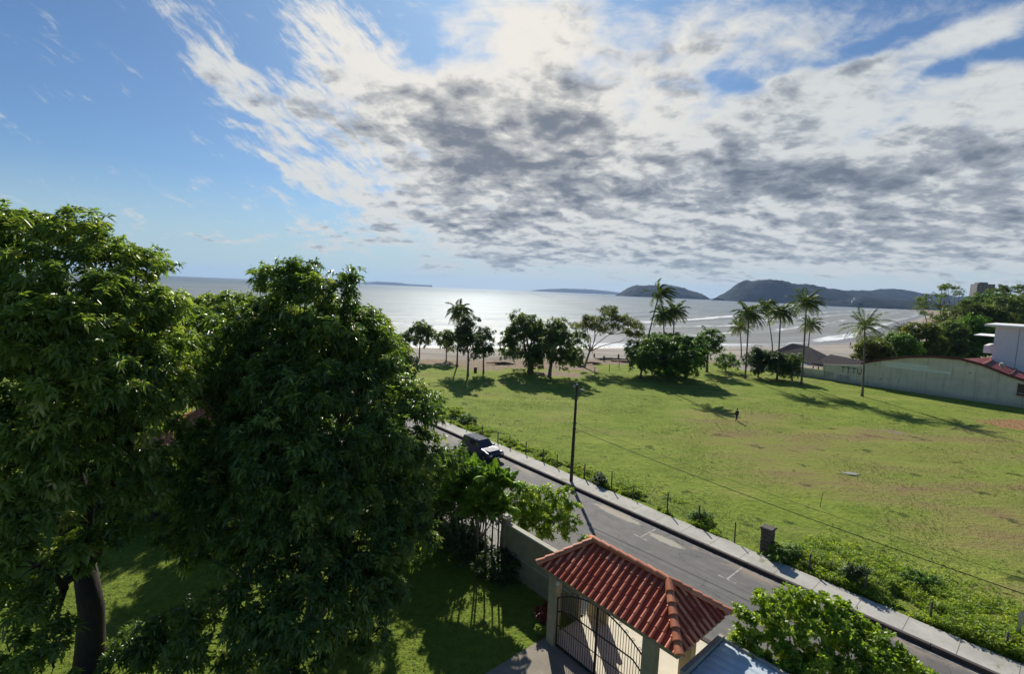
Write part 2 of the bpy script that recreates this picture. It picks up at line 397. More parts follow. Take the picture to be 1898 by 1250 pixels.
def build_terrain():
    xs = spaced((-2800, -300, 20), (-300, -70, 50), (-70, 120, 190), (120, 320, 70), (320, 1500, 60), (1500, 13900, 50))
    w = spaced((0, .72, 130), (.72, 1.0, 60), (1.0, 1.25, 12))
    W, X = np.meshgrid(w, xs, indexing='ij')
    Y = -70 + W * (shY(X) + 70)
    Z = hgt(X, Y)
    rng = np.random.RandomState(3)
    und = np.vectorize(lambda a, b: mnoise.noise((a * .07, b * .07, 3.3)) * .10 + mnoise.noise((a * .35, b * .35, 1.3)) * .05)(X, Y)
    S = TX * X + TY * Y; Nn = -TY * X + TX * Y
    fld = sstep(Nn, 34.5, 38)
    Z = Z + und * fld - .02
    # far inland ground rises gently on the right
    me = grid_mesh('ground', X, Y, Z)
    d = (Y - shY(X)) * shc(X)
    sand = sstep(d, -62, -40) * (Nn < 1e9)
    sand = np.where(X > 55, sstep(d, -82, -60), sand)
    far = sstep(X, 300, 500); sand = sand * (1 - far) + far * sstep(d, -30, -14)
    wet = sstep(d, -20, -8)
    dirt = sstep(d, -66, -52) * 1.0
    dirt = np.where((X < 20), np.maximum(dirt, sstep(Y, 101, 108)), dirt)
    for (cx, cy, rx, ry, a) in [(10, 99, 9, 5, .75), (24, 82, 9, 4, .40), (52.6, 64.6, 3.5, 1.8, .62), (34.3, 47.1, 1.6, .6, .7), (-6, 103, 8, 5, .8)]:
        dirt = np.maximum(dirt, a * np.exp(-(((X - cx) / rx) ** 2 + ((Y - cy) / ry) ** 2)))
    red = np.exp(-(((X - 80) / 11) ** 2 + ((Y - 71) / 4.2) ** 2)) * .98
    dry = .135 * sstep(X, 14, 30) * (1 - sstep(Y, 60, 80)) - .02
    lawn = 1 - sstep(Nn, 17.5, 20.0)
    litter = .38 * np.exp(-(((X + 19) / 4.5) ** 2 + ((Y - 21.5) / 3.0) ** 2)) + .22 * np.exp(-(((X + 10) / 9) ** 2 + ((Y - 20) / 5.0) ** 2))
    for k, v in dict(sand=sand, wet=wet, dirt=dirt, red=red, dry=dry, lawn=lawn, litter=litter).items(): set_attr(me, k, v)
    o = link('ground', me, m_ground(), smooth=True)
    tag(o, 'open grass field running down to a pale sandy beach', kind='structure')
build_terrain()

def m_water():
    m, N, out = newmat('sea_water')
    tc = N.n('ShaderNodeTexCoord').outputs['Object']
    d = N.attr('shore')
    X, Y, Z = N.sep(tc)
    # crest lines parallel to the shore
    u = N.attr('along')
    wob = N.noise(N.comb(N.m('MULTIPLY', u, .012), N.m('MULTIPLY', d, .018)), 1.0, 3, .5)
    dd = N.m('ADD', d, N.m('MULTIPLY', N.m('SUBTRACT', wob, .5), 46))
    br = N.noise(N.comb(N.m('MULTIPLY', u, .03), N.m('MULTIPLY', d, .10)), 1.0, 6, .7)
    lines = N.ramp(N.m('DIVIDE', dd, 300.0), [(0, (.85,) * 3), (.018, (.7,) * 3), (.05, (0,) * 3), (.12, (0,) * 3), (.15, (.75,) * 3), (.19, (.1,) * 3), (.25, (.0,) * 3), (.285, (.85,) * 3), (.36, (.25,) * 3), (.41, (0,) * 3), (.455, (1.0,) * 3), (.53, (.30,) * 3), (.57, (0,) * 3), (.68, (0,) * 3), (.70, (.62,) * 3), (.73, (0,) * 3), (.87, (0,) * 3), (.885, (.45,) * 3), (.91, (0,) * 3), (1, (0,) * 3)])
    u_ = N.attr('along')
    foam = N.m('MULTIPLY', N.m('MULTIPLY', N.ss(u_, 180, 520, 1.0, .28), N.ss(N.m('ADD', N.m('MULTIPLY', lines, .55), br), .78, 1.0)), N.m('SUBTRACT', 1.0, N.ss(d, 270, 300)))
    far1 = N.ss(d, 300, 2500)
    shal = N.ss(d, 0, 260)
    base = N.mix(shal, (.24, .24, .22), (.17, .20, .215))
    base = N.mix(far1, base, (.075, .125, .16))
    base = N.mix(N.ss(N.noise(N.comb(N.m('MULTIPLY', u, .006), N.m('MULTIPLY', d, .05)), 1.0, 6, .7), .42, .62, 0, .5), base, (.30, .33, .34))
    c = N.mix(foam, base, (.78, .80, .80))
    rough = N.m('ADD', N.m('ADD', .50, N.m('MULTIPLY', foam, .5)), N.m('MULTIPLY', far1, .08))
    w1 = N.noise(N.comb(N.m('MULTIPLY', u, .10), N.m('MULTIPLY', d, .30)), 1.0, 5, .6)
    w2 = N.noise(N.comb(N.m('MULTIPLY', u, .9), N.m('MULTIPLY', d, 2.0)), 1.0, 4, .6)
    w3 = N.noise(N.comb(N.m('MULTIPLY', u, .010), N.m('MULTIPLY', d, .035)), 1.0, 4, .6)
    amp = N.ss(d, -12, 60, .06, 1.0)
    hsum = N.m('MULTIPLY', N.m('ADD', N.m('ADD', N.m('MULTIPLY', w1, .9), N.m('MULTIPLY', w2, .16)), N.m('MULTIPLY', w3, 2.6)), amp)
    bn = N.bump(hsum, .9, 1.0)
    df = N.n('ShaderNodeBsdfDiffuse'); N.l(c, df.inputs[0]); N.l(bn, df.inputs['Normal'])
    gl = N.n('ShaderNodeBsdfGlossy'); gl.inputs[0].default_value = (.80, .86, .90, 1); N.put(gl.inputs['Roughness'], rough); N.l(bn, gl.inputs['Normal'])
    lw = N.n('ShaderNodeFresnel'); lw.inputs[0].default_value = 1.33; N.l(bn, lw.inputs['Normal'])
    fac = N.m('MULTIPLY', N.m('MULTIPLY', lw.outputs[0], .5), N.m('SUBTRACT', 1.0, foam), clamp=True)
    mx = N.n('ShaderNodeMixShader'); N.l(N.m('MINIMUM', fac, .07), mx.inputs[0]); N.l(df.outputs[0], mx.inputs[1]); N.l(gl.outputs[0], mx.inputs[2]); N.l(mx.outputs[0], out.inputs[0])
    return m
def build_sea():
    xs = spaced((-16000, -2000, 40), (-2000, -300, 60), (-300, -120, 60), (-120, 320, 300), (320, 1500, 120), (1500, 13500, 60))
    v = spaced((-26, 260, 220), (260, 700, 50), (700, 3000, 40), (3000, 16000, 40))
    Vv, X = np.meshgrid(v, xs, indexing='ij')
    Y = shY(X) + Vv / np.maximum(shc(X), .45)
    keep = np.minimum(Y, 17000)
    Y = keep
    wob = np.vectorize(lambda a, b: mnoise.noise((a * .012, b * .018, .4)))(X, Vv)
    ddv = Vv + wob * 20
    Z = np.full_like(X, -3.0)
    for (p, wd, a) in [(46, 5, .35), (86, 6, .55), (137, 8, .9), (205, 8, .6), (262, 9, .4)]:
        Z += a * np.exp(-((ddv - p) / wd) ** 2) * (.7 + .5 * np.sin(X * .03 + p))
    Z = np.where(Vv < 0, -3.0 + .0 * Vv, Z)
    me = grid_mesh('sea', X, Y, Z)
    set_attr(me, 'shore', Vv); set_attr(me, 'along', X)
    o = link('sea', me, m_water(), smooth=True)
    tag(o, 'silvery sea with lines of white surf', kind='structure')
build_sea()

# ---------------------------------------------------------------- hills and islands
def m_hill(name, lo, hi, sc=.012):
    m, N, out = newmat(name)
    tc = N.n('ShaderNodeTexCoord').outputs['Object']
    a = N.noise(tc, sc, 6, .65); b = N.noise(tc, sc * .2, 3, .5)
    c = N.ramp(N.m('ADD', N.m('MULTIPLY', a, .6), N.m('MULTIPLY', b, .4)), [(.35, lo), (.65, hi)])
    princ(N, out, c, .95, 0, N.bump(a, .5, 8), spec=.05); return m
HILLM = m_hill('forested_hill', (.006, .014, .016), (.014, .028, .028))  # dark forest green with the blue of the haze put into it
def hill(name, prof, D, depth, label, rough_=.09, seed=0, mat=None, pexp=.8):
    """prof: list of (px, py of skyline); D: distance; builds a rounded ridge of real depth"""
    pts = [at(px, py, D) for px, py in prof]
    xs = np.array([p.x for p in pts]); zs = np.array([p.z for p in pts])
    nx = 280; nv = 40
    U = np.linspace(xs[0], xs[-1], nx); H = np.interp(U, xs, zs) + 3.0
    rng = random.Random(seed)
    X = np.zeros((nv, nx)); Y = X.copy(); Z = X.copy()
    for j in range(nv):
        t = j / (nv - 1)          # 0 front .. 1 back
        sh = math.sin(PI * min(t * 1.05, 1)) ** pexp
        for i in range(nx):
            e = min(1, 4 * i / nx, 4 * (nx - 1 - i) / nx)
            y = D + (t - .5) * depth * (0.35 + .65 * math.sqrt(max(e, 0)))
            q = mnoise.fractal(Vector((U[i] * 6 / depth + seed, y * 6 / depth, 0)), 1.0, 2.0, 5)
            q2 = mnoise.noise(Vector((U[i] * .03, y * .03, seed)))
            h = H[i] * sh
            X[j, i] = U[i]; Y[j, i] = y
            Z[j, i] = -3.6 + h * (1 + rough_ * q * 1.6) + (q2 * 4.5 if h > 6 else 0)
    me = grid_mesh(name, X, Y, Z)
    o = link(name, me, mat or HILLM, smooth=True)
    tag(o, label, kind='structure'); return o
hill('island', [(1144, 547), (1152, 542), (1165, 535), (1178, 529), (1195, 529), (1210, 530), (1225, 528), (1245, 531), (1262, 533), (1280, 540), (1295, 544), (1308, 551)], 5200, 700, 'low wooded island on the horizon', seed=2)
hill('headland', [(1330, 553), (1342, 547), (1352, 540), (1368, 528), (1385, 521), (1405, 518), (1425, 519), (1450, 524), (1480, 527), (1510, 532), (1545, 537), (1575, 541), (1610, 546), (1650, 552), (1710, 562)], 4300, 900, 'dark forested headland rising from the sea', seed=5)
hill('hill', [(1540, 556), (1560, 546), (1590, 537), (1612, 540), (1635, 538), (1660, 537), (1690, 543), (1720, 545), (1760, 552), (1800, 550), (1850, 551), (1900, 549), (1980, 552), (2060, 560)], 5200, 1200, 'blue ridge behind the bay', seed=7)
hill('coast_hill', [(1500, 563), (1560, 557), (1590, 552), (1640, 557), (1680, 558), (1720, 562), (1780, 560), (1850, 563), (1950, 566), (2050, 575)], 3000, 500, 'low wooded shore at the end of the bay', seed=9)
hill('far_hill', [(655, 527), (675, 524), (700, 522), (735, 524), (760, 527), (800, 529)], 14500, 1000, 'faint distant hills on the horizon', seed=11, rough_=.04)
hill('distant_hill', [(985, 539), (1000, 537), (1040, 535), (1085, 536), (1120, 539), (1160, 544)], 13500, 1000, 'faint distant coast beside the island', seed=12, rough_=.04)

# ---------------------------------------------------------------- road, kerb, pavement (road frame: x along, y across)
def rfobj(name, mb, mat, label, kind='structure'):
    o = mb.build(name, mat); o.rotation_euler = (0, 0, RA); tag(o, label, kind=kind); return o
def sheet(name, s0, s1, n0, n1, z, mat, label, step=2.0, wig=0.0):
    mb = MB(); k = max(1, int((s1 - s0) / step)); vs = []; fs = []
    for i in range(k + 1):
        s = s0 + (s1 - s0) * i / k
        w = wig * (mnoise.noise((s * .6, n1, 1)) + .6 * mnoise.noise((s * 2.2, n1, 4)))
        vs += [(s, n0, z), (s, n1 + w, z)]
    fs = [(2 * i, 2 * i + 2, 2 * i + 3, 2 * i + 1) for i in range(k)]
    mb.add(vs, fs); return rfobj(name, mb, mat, label)
sheet('road', -150, 45, 22.6, 31.0, .02, M['asphalt'], 'narrow grey asphalt street')
rm = MB()
def bar(s0, s1, n0, n1): rm.add([(s0, n0, .026), (s1, n0, .026), (s1, n1, .026), (s0, n1, .026)], [(0, 1, 2, 3)])
k0 = -60.0
while k0 < 40:
    bar(k0, k0 + 5.9, 30.74, 30.84); k0 += 6.0
for sc_ in (-33.6, -27.4, -21.2, -18.35 + 0.0, -12.15, -6.0, .2):
    if sc_ == -21.2: continue
    bar(sc_ - .05, sc_ + .05, 28.72, 30.7); bar(sc_ - .55, sc_ + .55, 28.62, 28.72)
rfobj('road_markings', rm, M['roadpaint'], 'worn white parking bay lines')
kb = MB()
for i in range(-150, 45, 3): kb.box(i + .01, i + 2.99, 31.0, 31.24, -.05, .262, bev=.02)
rfobj('kerb', kb, M['kerb'], 'dark concrete kerb')
kb = MB()
for i in range(-150, 45, 3): kb.box(i + .01, i + 2.99, 22.3, 22.6, -.05, .16, bev=.02)
rfobj('near_kerb', kb, M['kerb'], 'concrete kerb on the garden side of the street')
w = MB(); ns = 400
vs = []; 
for i in range(ns + 1):
    s = -150 + 195 * i / ns
    wv = .16 * mnoise.noise((s * .5, 1, 1)) + .16 * mnoise.noise((s * 2.4, 1, 4)) + .07 * mnoise.noise((s * 7, 1, 4))
    vs += [(s, 31.24, .25), (s, 32.95 + wv, .25), (s, 33.3 + wv, -.05)]
w.add(vs, [q for i in range(ns) for q in ((3 * i, 3 * i + 3, 3 * i + 4, 3 * i + 1), (3 * i + 1, 3 * i + 4, 3 * i + 5, 3 * i + 2))])
rfobj('pavement', w, M['walk'], 'pale concrete pavement beside the field')
sheet('near_pavement', -150, 45, 19.0, 22.3, .10, M['walk'], 'pavement in front of the garden wall')
sheet('driveway', -15.4, -9.2, 2.0, 16.35, .035, M['drive'], 'rough driveway inside the gate', wig=.0)
sheet('driveway_apron', -15.2, -8.9, 16.35, 22.5, .115, M['cream'], 'cream concrete apron under the gate roof')

# ---------------------------------------------------------------- foliage generators
def unit(a): return a / np.maximum(np.linalg.norm(a, axis=-1, keepdims=True), 1e-9)
def rosettes(P, Nn, k, L, W, droop, rng, spread=1.0, tmean=.4, tvar=.28, tcl=None):
    """P, Nn (n,3): k leaves fan out from each point; returns V, F, tint"""
    n = len(P)
    up = np.array([0, 0, 1.]); r = unit(rng.normal(size=(n, 3)))
    a = unit(np.cross(Nn, r)); b = np.cross(Nn, a)
    th = rng.uniform(0, 2 * PI, (n, k)); el = rng.uniform(-.25, 1.0, (n, k)) * 1.0
    d = (a[:, None] * np.cos(th)[..., None] + b[:, None] * np.sin(th)[..., None]) * spread + Nn[:, None] * el[..., None]
    d = unit(d)
    l = L * rng.uniform(.6, 1.25, (n, k, 1)); w_ = W * rng.uniform(.7, 1.2, (n, k, 1))
    base = P[:, None] + rng.normal(size=(n, k, 3)) * L * .12
    tip = base + d * l; tip[..., 2] -= (droop * l[..., 0])
    mid = base + d * l * .5; mid[..., 2] -= droop * .22 * l[..., 0]
    side = unit(np.cross(d, up + .45 * rng.normal(size=(n, k, 3)))) * w_ * .5
    V = np.stack([base, mid - side, tip, mid + side], 2).reshape(-1, 3)
    nq = n * k; i = np.arange(nq) * 4
    F = np.concatenate([np.stack([i, i + 1, i + 2], -1), np.stack([i, i + 2, i + 3], -1)])
    t0 = rng.normal(tmean, tvar * .5, (n, 1)) if tcl is None else tcl[:, None]
    T = np.clip(t0 + rng.normal(0, tvar * .55, (n, k)), 0, 1)
    return V, F, np.repeat(T.reshape(-1), 4)
def clump_points(blobs, dens, rng, sub=.42, per=7, low=-.55):
    """blobs (x,y,z,r): leafy sub-clumps over each lobe's shell"""
    P = []; Nn = []; C = []
    for (x, y, z, r) in blobs:
        ns = max(4, int(dens * 4 * PI * r * r / (sub * sub * 9)))
        d = unit(rng.normal(size=(ns, 3))); d = d[(d[:, 2] > low) | (rng.rand(ns) < .25)]
        rad = r * rng.uniform(.72, 1.10, (len(d), 1)); rad[rng.rand(len(d)) < .18] *= .7
        sc = d * rad * np.array([1, 1, .9]); ct = rng.normal(.42, .24, len(d)).clip(0, 1)
        for q, dd, t in zip(sc, d, ct):
            m_ = per + rng.randint(-2, 3)
            off = rng.normal(size=(m_, 3)) * sub * .48 * np.array([1, 1, .7])
            P.append(q + off + (x, y, z)); Nn.append(unit(dd + np.array([0, 0, .5]) + rng.normal(size=(m_, 3)) * .35)); C.append(np.full(m_, t))
    return np.concatenate(P), np.concatenate(Nn), np.concatenate(C)
def crown(name, blobs, mat, parent, seed, dens=1.0, sub=.42, per=7, k=11, L=.30, W=.085, droop=.45, low=-.55, spread=1.0, origin=(0, 0, 0)):
    rng = np.random.RandomState(seed)
    P, Nn, C = clump_points(blobs, dens, rng, sub, per, low)
    V, F, T = rosettes(P - np.array(origin), Nn, k, L, W, droop, rng, spread, tcl=C)
    return link(name, np_mesh(name, V, F, T), mat, parent)
def limb(mb, a, b, r0, r1, rng, bend=.12, n=6, k=7):
    a = Vector(a); b = Vector(b); L = (b - a).length; pts = []; rr = []
    o = Vector((rng.uniform(-1, 1), rng.uniform(-1, 1), rng.uniform(-.2, .8))) * bend * L
    for i in range(n):
        t = i / (n - 1)
        pts.append(a.lerp(b, t) + o * math.sin(PI * t) + Vector((rng.uniform(-1, 1), rng.uniform(-1, 1), 0)) * .015 * L * (0 < i < n - 1)); rr.append(r0 + (r1 - r0) * t ** .8)
    mb.tube(pts, rr, k)
    return pts
def trunk_and_limbs(parent, base, fork, blobs, r, mat, seed, nmax=40, twig=True, name='trunk', lmat=None):
    rng = random.Random(seed); mb = MB(); base = Vector(base); fork = Vector(fork)
    pts = [base + Vector((0, 0, -.3)), base + Vector((0, 0, .15)), base.lerp(fork, .2), base.lerp(fork, .55), fork]
    pts[3] += Vector((rng.uniform(-.1, .1), rng.uniform(-.1, .1), 0)) * (fork - base).length * .2
    mb.tube(pts, [r * 1.5, r * 1.28, r * 1.05, r * .92, r * .8], 12)
    if lmat: mb.build('trunk', mat, parent, smooth=True); mb = MB(); name = 'limbs'
    # main limbs to cluster centroids
    bl = list(blobs); rng.shuffle(bl); bl = bl[:nmax]
    heads = []
    ang = {}
    for b in bl:
        k = int(((math.atan2(b[1] - fork.y, b[0] - fork.x) + PI) / (2 * PI)) * 5) * 2 + (b[2] > fork.z + 4)
        ang.setdefault(k, []).append(b)
    for k, g in ang.items():
        c = Vector((sum(q[0] for q in g), sum(q[1] for q in g), sum(q[2] for q in g))) / len(g)
        hub = fork.lerp(c, .6)
        limb(mb, fork + Vector((0, 0, -.1)), hub, r * .55, r * .26, rng)
        for q in g:
            e = Vector(q[:3]); p = limb(mb, hub, e, r * .22, r * .07, rng, n=5, k=5)
            if twig:
                for _ in range(4):
                    d = Vector((rng.gauss(0, 1), rng.gauss(0, 1), rng.gauss(.3, .8))).normalized() * q[3] * .8
                    limb(mb, p[3], e + d, r * .07, r * .02, rng, n=4, k=4)
    return mb.build(name, mat, parent, smooth=True)
def pb(lst):   # (px,py,Y,r) -> world lobes
    return [(*at(a, b, Y), r) for a, b, Y, r in lst]
def local(bl, o): return [(x - o[0], y - o[1], z - o[2], r) for x, y, z, r in bl]
def tree(name, base, blobs, mat, label, cat, seed, r=.3, fork_h=None, bark='bark', limbs=None, group=None, **kw):
    base = Vector(base); root = empty(name, base, 0, label, cat, group)
    lb = local(blobs, base); zc = sum(b[2] for b in lb) / len(lb); xc = sum(b[0] for b in lb) / len(lb); yc = sum(b[1] for b in lb) / len(lb)
    fh = fork_h if fork_h else zc * .5
    trunk_and_limbs(root, (0, 0, 0), (xc * .2, yc * .2, fh), lb, r, M[bark], seed, lmat=M[limbs] if limbs else None)
    crown('crown', lb, mat, root, seed, **kw)
    return root
def autoblobs(c, R, n, r, seed, flat=1.0, zlow=-.6):
    rng = np.random.RandomState(seed); out = []
    for i in range(n):
        d = unit(rng.normal(size=3))
        if d[2] < zlow: d[2] = -d[2]
        q = d * np.array(R) * rng.uniform(.55, .95)
        out.append((c[0] + q[0], c[1] + q[1], c[2] + q[2] * flat, r * rng.uniform(.75, 1.25)))
    return out

# ---- the two big mango trees and the shrubs beneath
T2 = pb([(565, 515, 25, 1.3), (520, 525, 25, 1.2), (612, 548, 25, 1.3), (488, 552, 26, 1.2), (560, 575, 24, 1.6), (655, 585, 25, 1.2), (675, 630, 25, 1.3), (620, 630, 23, 1.7), (540, 645, 22.5, 1.8),
         (470, 625, 24, 1.7), (700, 690, 24, 1.4), (757, 715, 25, 1.0), (785, 755, 25, 1.0), (740, 755, 23.5, 1.5), (660, 710, 22, 1.8), (580, 735, 21, 1.9), (490, 725, 21.5, 1.8), (430, 700, 23, 1.5), (432, 630, 25.5, 1.3),
         (785, 815, 24.5, .9), (765, 840, 23, 1.4), (700, 815, 21.5, 1.8), (620, 825, 20.5, 1.9), (540, 835, 20, 1.9), (460, 820, 20.5, 1.6), (415, 880, 21, 1.3),
         (785, 890, 24, .9), (745, 925, 22, 1.4), (680, 920, 20.5, 1.7), (600, 930, 19.5, 1.8), (520, 930, 19, 1.8), (440, 945, 19.5, 1.6), (375, 945, 21, 1.2),
         (745, 1000, 21.5, 1.1), (690, 1020, 20.5, 1.4), (615, 1030, 19, 1.7), (540, 1040, 18.5, 1.7), (460, 1040, 18.5, 1.5), (395, 1030, 20, 1.2), (350, 1050, 21, .9),
         (715, 1095, 20, 1.1), (650, 1120, 18.5, 1.4), (570, 1130, 18, 1.5), (490, 1140, 18, 1.4), (415, 1125, 19, 1.2), (350, 1130, 20, .9), (370, 640, 24.5, 1.3), (355, 700, 23.5, 1.1), (385, 600, 26, 1.0), (330, 800, 22, .8), (425, 795, 21.5, 1.0), (385, 850, 21.5, .9), (385, 735, 23, .7), (828, 870, 24, .8), (800, 935, 23.5, .8), (345, 900, 22, 1.2), (310, 930, 21.5, 1.0), (335, 1000, 20.8, .9), (400, 900, 21, 1.1), (350, 835, 23, 1.0), (330, 975, 21, .9), (720, 655, 25.5, .8), (640, 520, 25.5, .6), (540, 500, 25.5, .5), (700, 605, 26, .5), (735, 670, 25.5, .5), (590, 500, 26, .5), (310, 1170, 19.5, .8), (290, 1225, 18.8, .8),
         (690, 1190, 18.5, .9), (615, 1215, 17.5, 1.1), (530, 1225, 17.5, 1.1), (445, 1215, 18, 1.0), (365, 1205, 19, .8)])
rT = random.Random(99)
T2 = [(x + rT.uniform(-.3, .3), y + rT.uniform(-.8, .8), z + rT.uniform(-.3, .3), r * rT.choice((.62, .8, .95, 1.12))) for x, y, z, r in T2]
T2 += autoblobs((-10, 26.5, 9.5), (5.6, 4.5, 6.2), 26, 1.6, 21)
tree('mango_tree', (-9.5, 23.5, 0), T2, M['mango'], 'tall dark dense mango tree left of centre, its crown nearly touching the lawn', 'tree', 1, r=.42, fork_h=3.4, dens=2.5, L=.33, W=.10, per=8)
T1 = pb([(0, 440, 20, 1.5), (60, 445, 21, 1.2), (110, 437, 21, 1.3), (160, 447, 21, 1.3), (205, 487, 20.5, 1.2), (252, 505, 21, .9), (288, 492, 22.5, .75),
         (20, 525, 18.5, 1.7), (110, 525, 19, 1.7), (190, 565, 19, 1.6), (255, 572, 20, 1.2), (318, 645, 19.6, .9), (322, 715, 19.4, .8), (295, 570, 20.6, .9), (250, 790, 18.4, .9), (235, 840, 18.2, .8), (290, 850, 18.8, .8), (270, 905, 18.6, .8), (190, 1000, 18, .6), (290, 625, 20.5, 1.0),
         (20, 620, 17.5, 1.5), (110, 620, 17.5, 1.6), (200, 650, 18, 1.5), (275, 690, 19, 1.1), (300, 690, 19.5, .8),
         (130, 720, 17, 1.3), (210, 740, 17.5, 1.3), (285, 750, 18.5, .8), (30, 830, 16.5, 1.0), (100, 800, 17, 1.2),
         (50, 870, 16.5, 1.2), (140, 860, 17, 1.2), (215, 880, 18, 1.0), (0, 940, 16, 1.1), (90, 950, 16.5, 1.0), (230, 930, 18.2, .7),
         (50, 1040, 16, .9), (5, 1130, 15.5, .9), (30, 1215, 15, .8), (110, 1050, 16.5, .8), (60, 1120, 16, .8), (100, 1180, 15.6, .6), (210, 985, 18, .7), (150, 1010, 17.6, .7), (100, 1240, 15.5, .7), (-70, 1000, 16, 1.3), (-90, 850, 16.5, 1.5), (-100, 700, 17, 1.6), (-90, 560, 18, 1.7), (-80, 450, 20, 1.5), (-180, 600, 18, 1.9), (-190, 800, 17, 1.8)])
T1 += autoblobs((-20, 21.5, 12.0), (4.2, 3.4, 4.2), 16, 1.4, 22)
tree('mango_tree', (-17.7, 19.6, 0), T1, M['mango_light'], 'tall lighter mango tree at the left edge with bare grey branches and a thick trunk', 'tree', 2, r=.5, fork_h=4.6, bark='darkbark', limbs='palebark', dens=1.9, L=.33, W=.10, per=8)
T3 = pb([(330, 574, 48, 2.1), (390, 580, 49, 2.0), (425, 574, 48, 1.9), (350, 610, 46, 2.6), (420, 610, 46, 2.6), (330, 670, 45, 2.4), (300, 578, 47, 2.0), (270, 600, 47, 2.2), (360, 580, 47, 1.8), (280, 650, 46, 2.4), (400, 670, 44.5, 2.4), (450, 660, 46, 2.4), (300, 600, 47, 2.4), (445, 730, 45, 2.2), (460, 582, 49, 2.0), (500, 620, 47, 2.4)])
tree('leafy_tree', G(400, 800), T3, M['mango_light'], 'pale green tree behind the two big mango trees with sea above it', 'tree', 3, r=.4, fork_h=6, L=.5, W=.17, sub=.6, dens=2.2)
T4 = autoblobs((-34.5, 42, 6.4), (5.0, 3.2, 6.2), 46, 1.8, 31)
tree('leafy_tree', (-34.5, 42, 0), T4, M['mango'], 'dark tree in the gap between the two big mango trees before the red roofed house', 'tree', 4, r=.4, L=.5, W=.18, sub=.6, dens=2.4)
T5 = autoblobs((-16, 50, 6.0), (7, 4.5, 5), 24, 2.1, 32)
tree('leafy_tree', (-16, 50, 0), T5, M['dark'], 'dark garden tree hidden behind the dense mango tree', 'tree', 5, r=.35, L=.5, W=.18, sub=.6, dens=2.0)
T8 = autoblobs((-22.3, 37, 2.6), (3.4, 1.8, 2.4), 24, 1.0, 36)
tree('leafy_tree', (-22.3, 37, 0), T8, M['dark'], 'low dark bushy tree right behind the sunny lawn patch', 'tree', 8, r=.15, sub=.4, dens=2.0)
T6 = autoblobs((-17.6, 36, 5.5), (2.6, 2.2, 4.0), 18, 1.4, 33)
tree('leafy_tree', (-17.6, 36, 0), T6, M['dark'], 'small dark tree added behind the dense mango tree to shade the lawn', 'tree', 6, r=.22, sub=.5, dens=2.0)  # added out of sight to cast shade on the lawn
T7 = autoblobs((-4.6, 31.5, 2.8), (2.2, 1.8, 2.2), 18, 1.1, 34)
tree('leafy_tree', (-4.6, 31.5, 0), T7, M['mango'], 'small dark tree left of the garden palm clump', 'tree', 7, r=.15, sub=.4, dens=2.0)

def shrub(name, c, R, n, r, mat, label, seed, cat='shrub', group=None, stem=.06, **kw):
    c = Vector(c); root = empty(name, (c.x, c.y, 0), 0, label, cat, group)
    bl = autoblobs((0, 0, c.z), R, n, r, seed, zlow=-.5)
    mb = MB(); rg = random.Random(seed)
    for b in bl[:14]: limb(mb, (rg.uniform(-.2, .2), rg.uniform(-.2, .2), -.1), b[:3], stem, stem * .35, rg, n=5, k=5)
    mb.build('stems', M['oldwood'], root, True)
    a = dict(dens=1.0, sub=.30, per=6, k=8, L=.20, W=.08, droop=.25); a.update(kw)
    crown('foliage', bl, mat, root, seed, **a)
    return root
shrub('shrub', (-18.6, 15.0, .7), (1.5, 1.2, .7), 10, .5, M['mango'], 'low dark shrub beneath the left mango tree by the picture corner', 41)
shrub('shrub', (-13.4, 16.6, .7), (1.6, 1.0, .6), 9, .5, M['mango'], 'low dark shrub at the foot of the dense mango tree', 42)
for i, (x, y, lab) in enumerate([(-26.5, 31.5, 'dark garden shrub left of the sunny lawn patch'), (-24, 32.3, 'dark garden shrub behind the sunny lawn patch'), (-21.3, 32.6, 'dark garden shrub behind the right end of the sunny lawn patch')]):
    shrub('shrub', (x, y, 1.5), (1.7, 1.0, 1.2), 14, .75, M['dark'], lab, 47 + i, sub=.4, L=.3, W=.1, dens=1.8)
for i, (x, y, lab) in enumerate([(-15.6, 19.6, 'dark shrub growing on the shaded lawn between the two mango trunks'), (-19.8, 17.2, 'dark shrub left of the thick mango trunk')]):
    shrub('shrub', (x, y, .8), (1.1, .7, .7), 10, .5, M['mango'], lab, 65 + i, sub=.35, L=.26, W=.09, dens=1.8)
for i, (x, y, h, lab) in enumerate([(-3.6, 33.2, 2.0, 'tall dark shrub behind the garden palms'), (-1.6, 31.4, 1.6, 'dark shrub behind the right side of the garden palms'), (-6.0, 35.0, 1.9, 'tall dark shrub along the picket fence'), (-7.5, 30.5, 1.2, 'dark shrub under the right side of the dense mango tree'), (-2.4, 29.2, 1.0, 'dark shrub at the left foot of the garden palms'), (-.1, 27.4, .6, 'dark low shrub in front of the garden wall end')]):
    shrub('shrub', (x, y, h), (1.5, .8, h * .8), 12, .6, M['dark'], lab, 57 + i, sub=.35, L=.26, W=.09, dens=1.8)
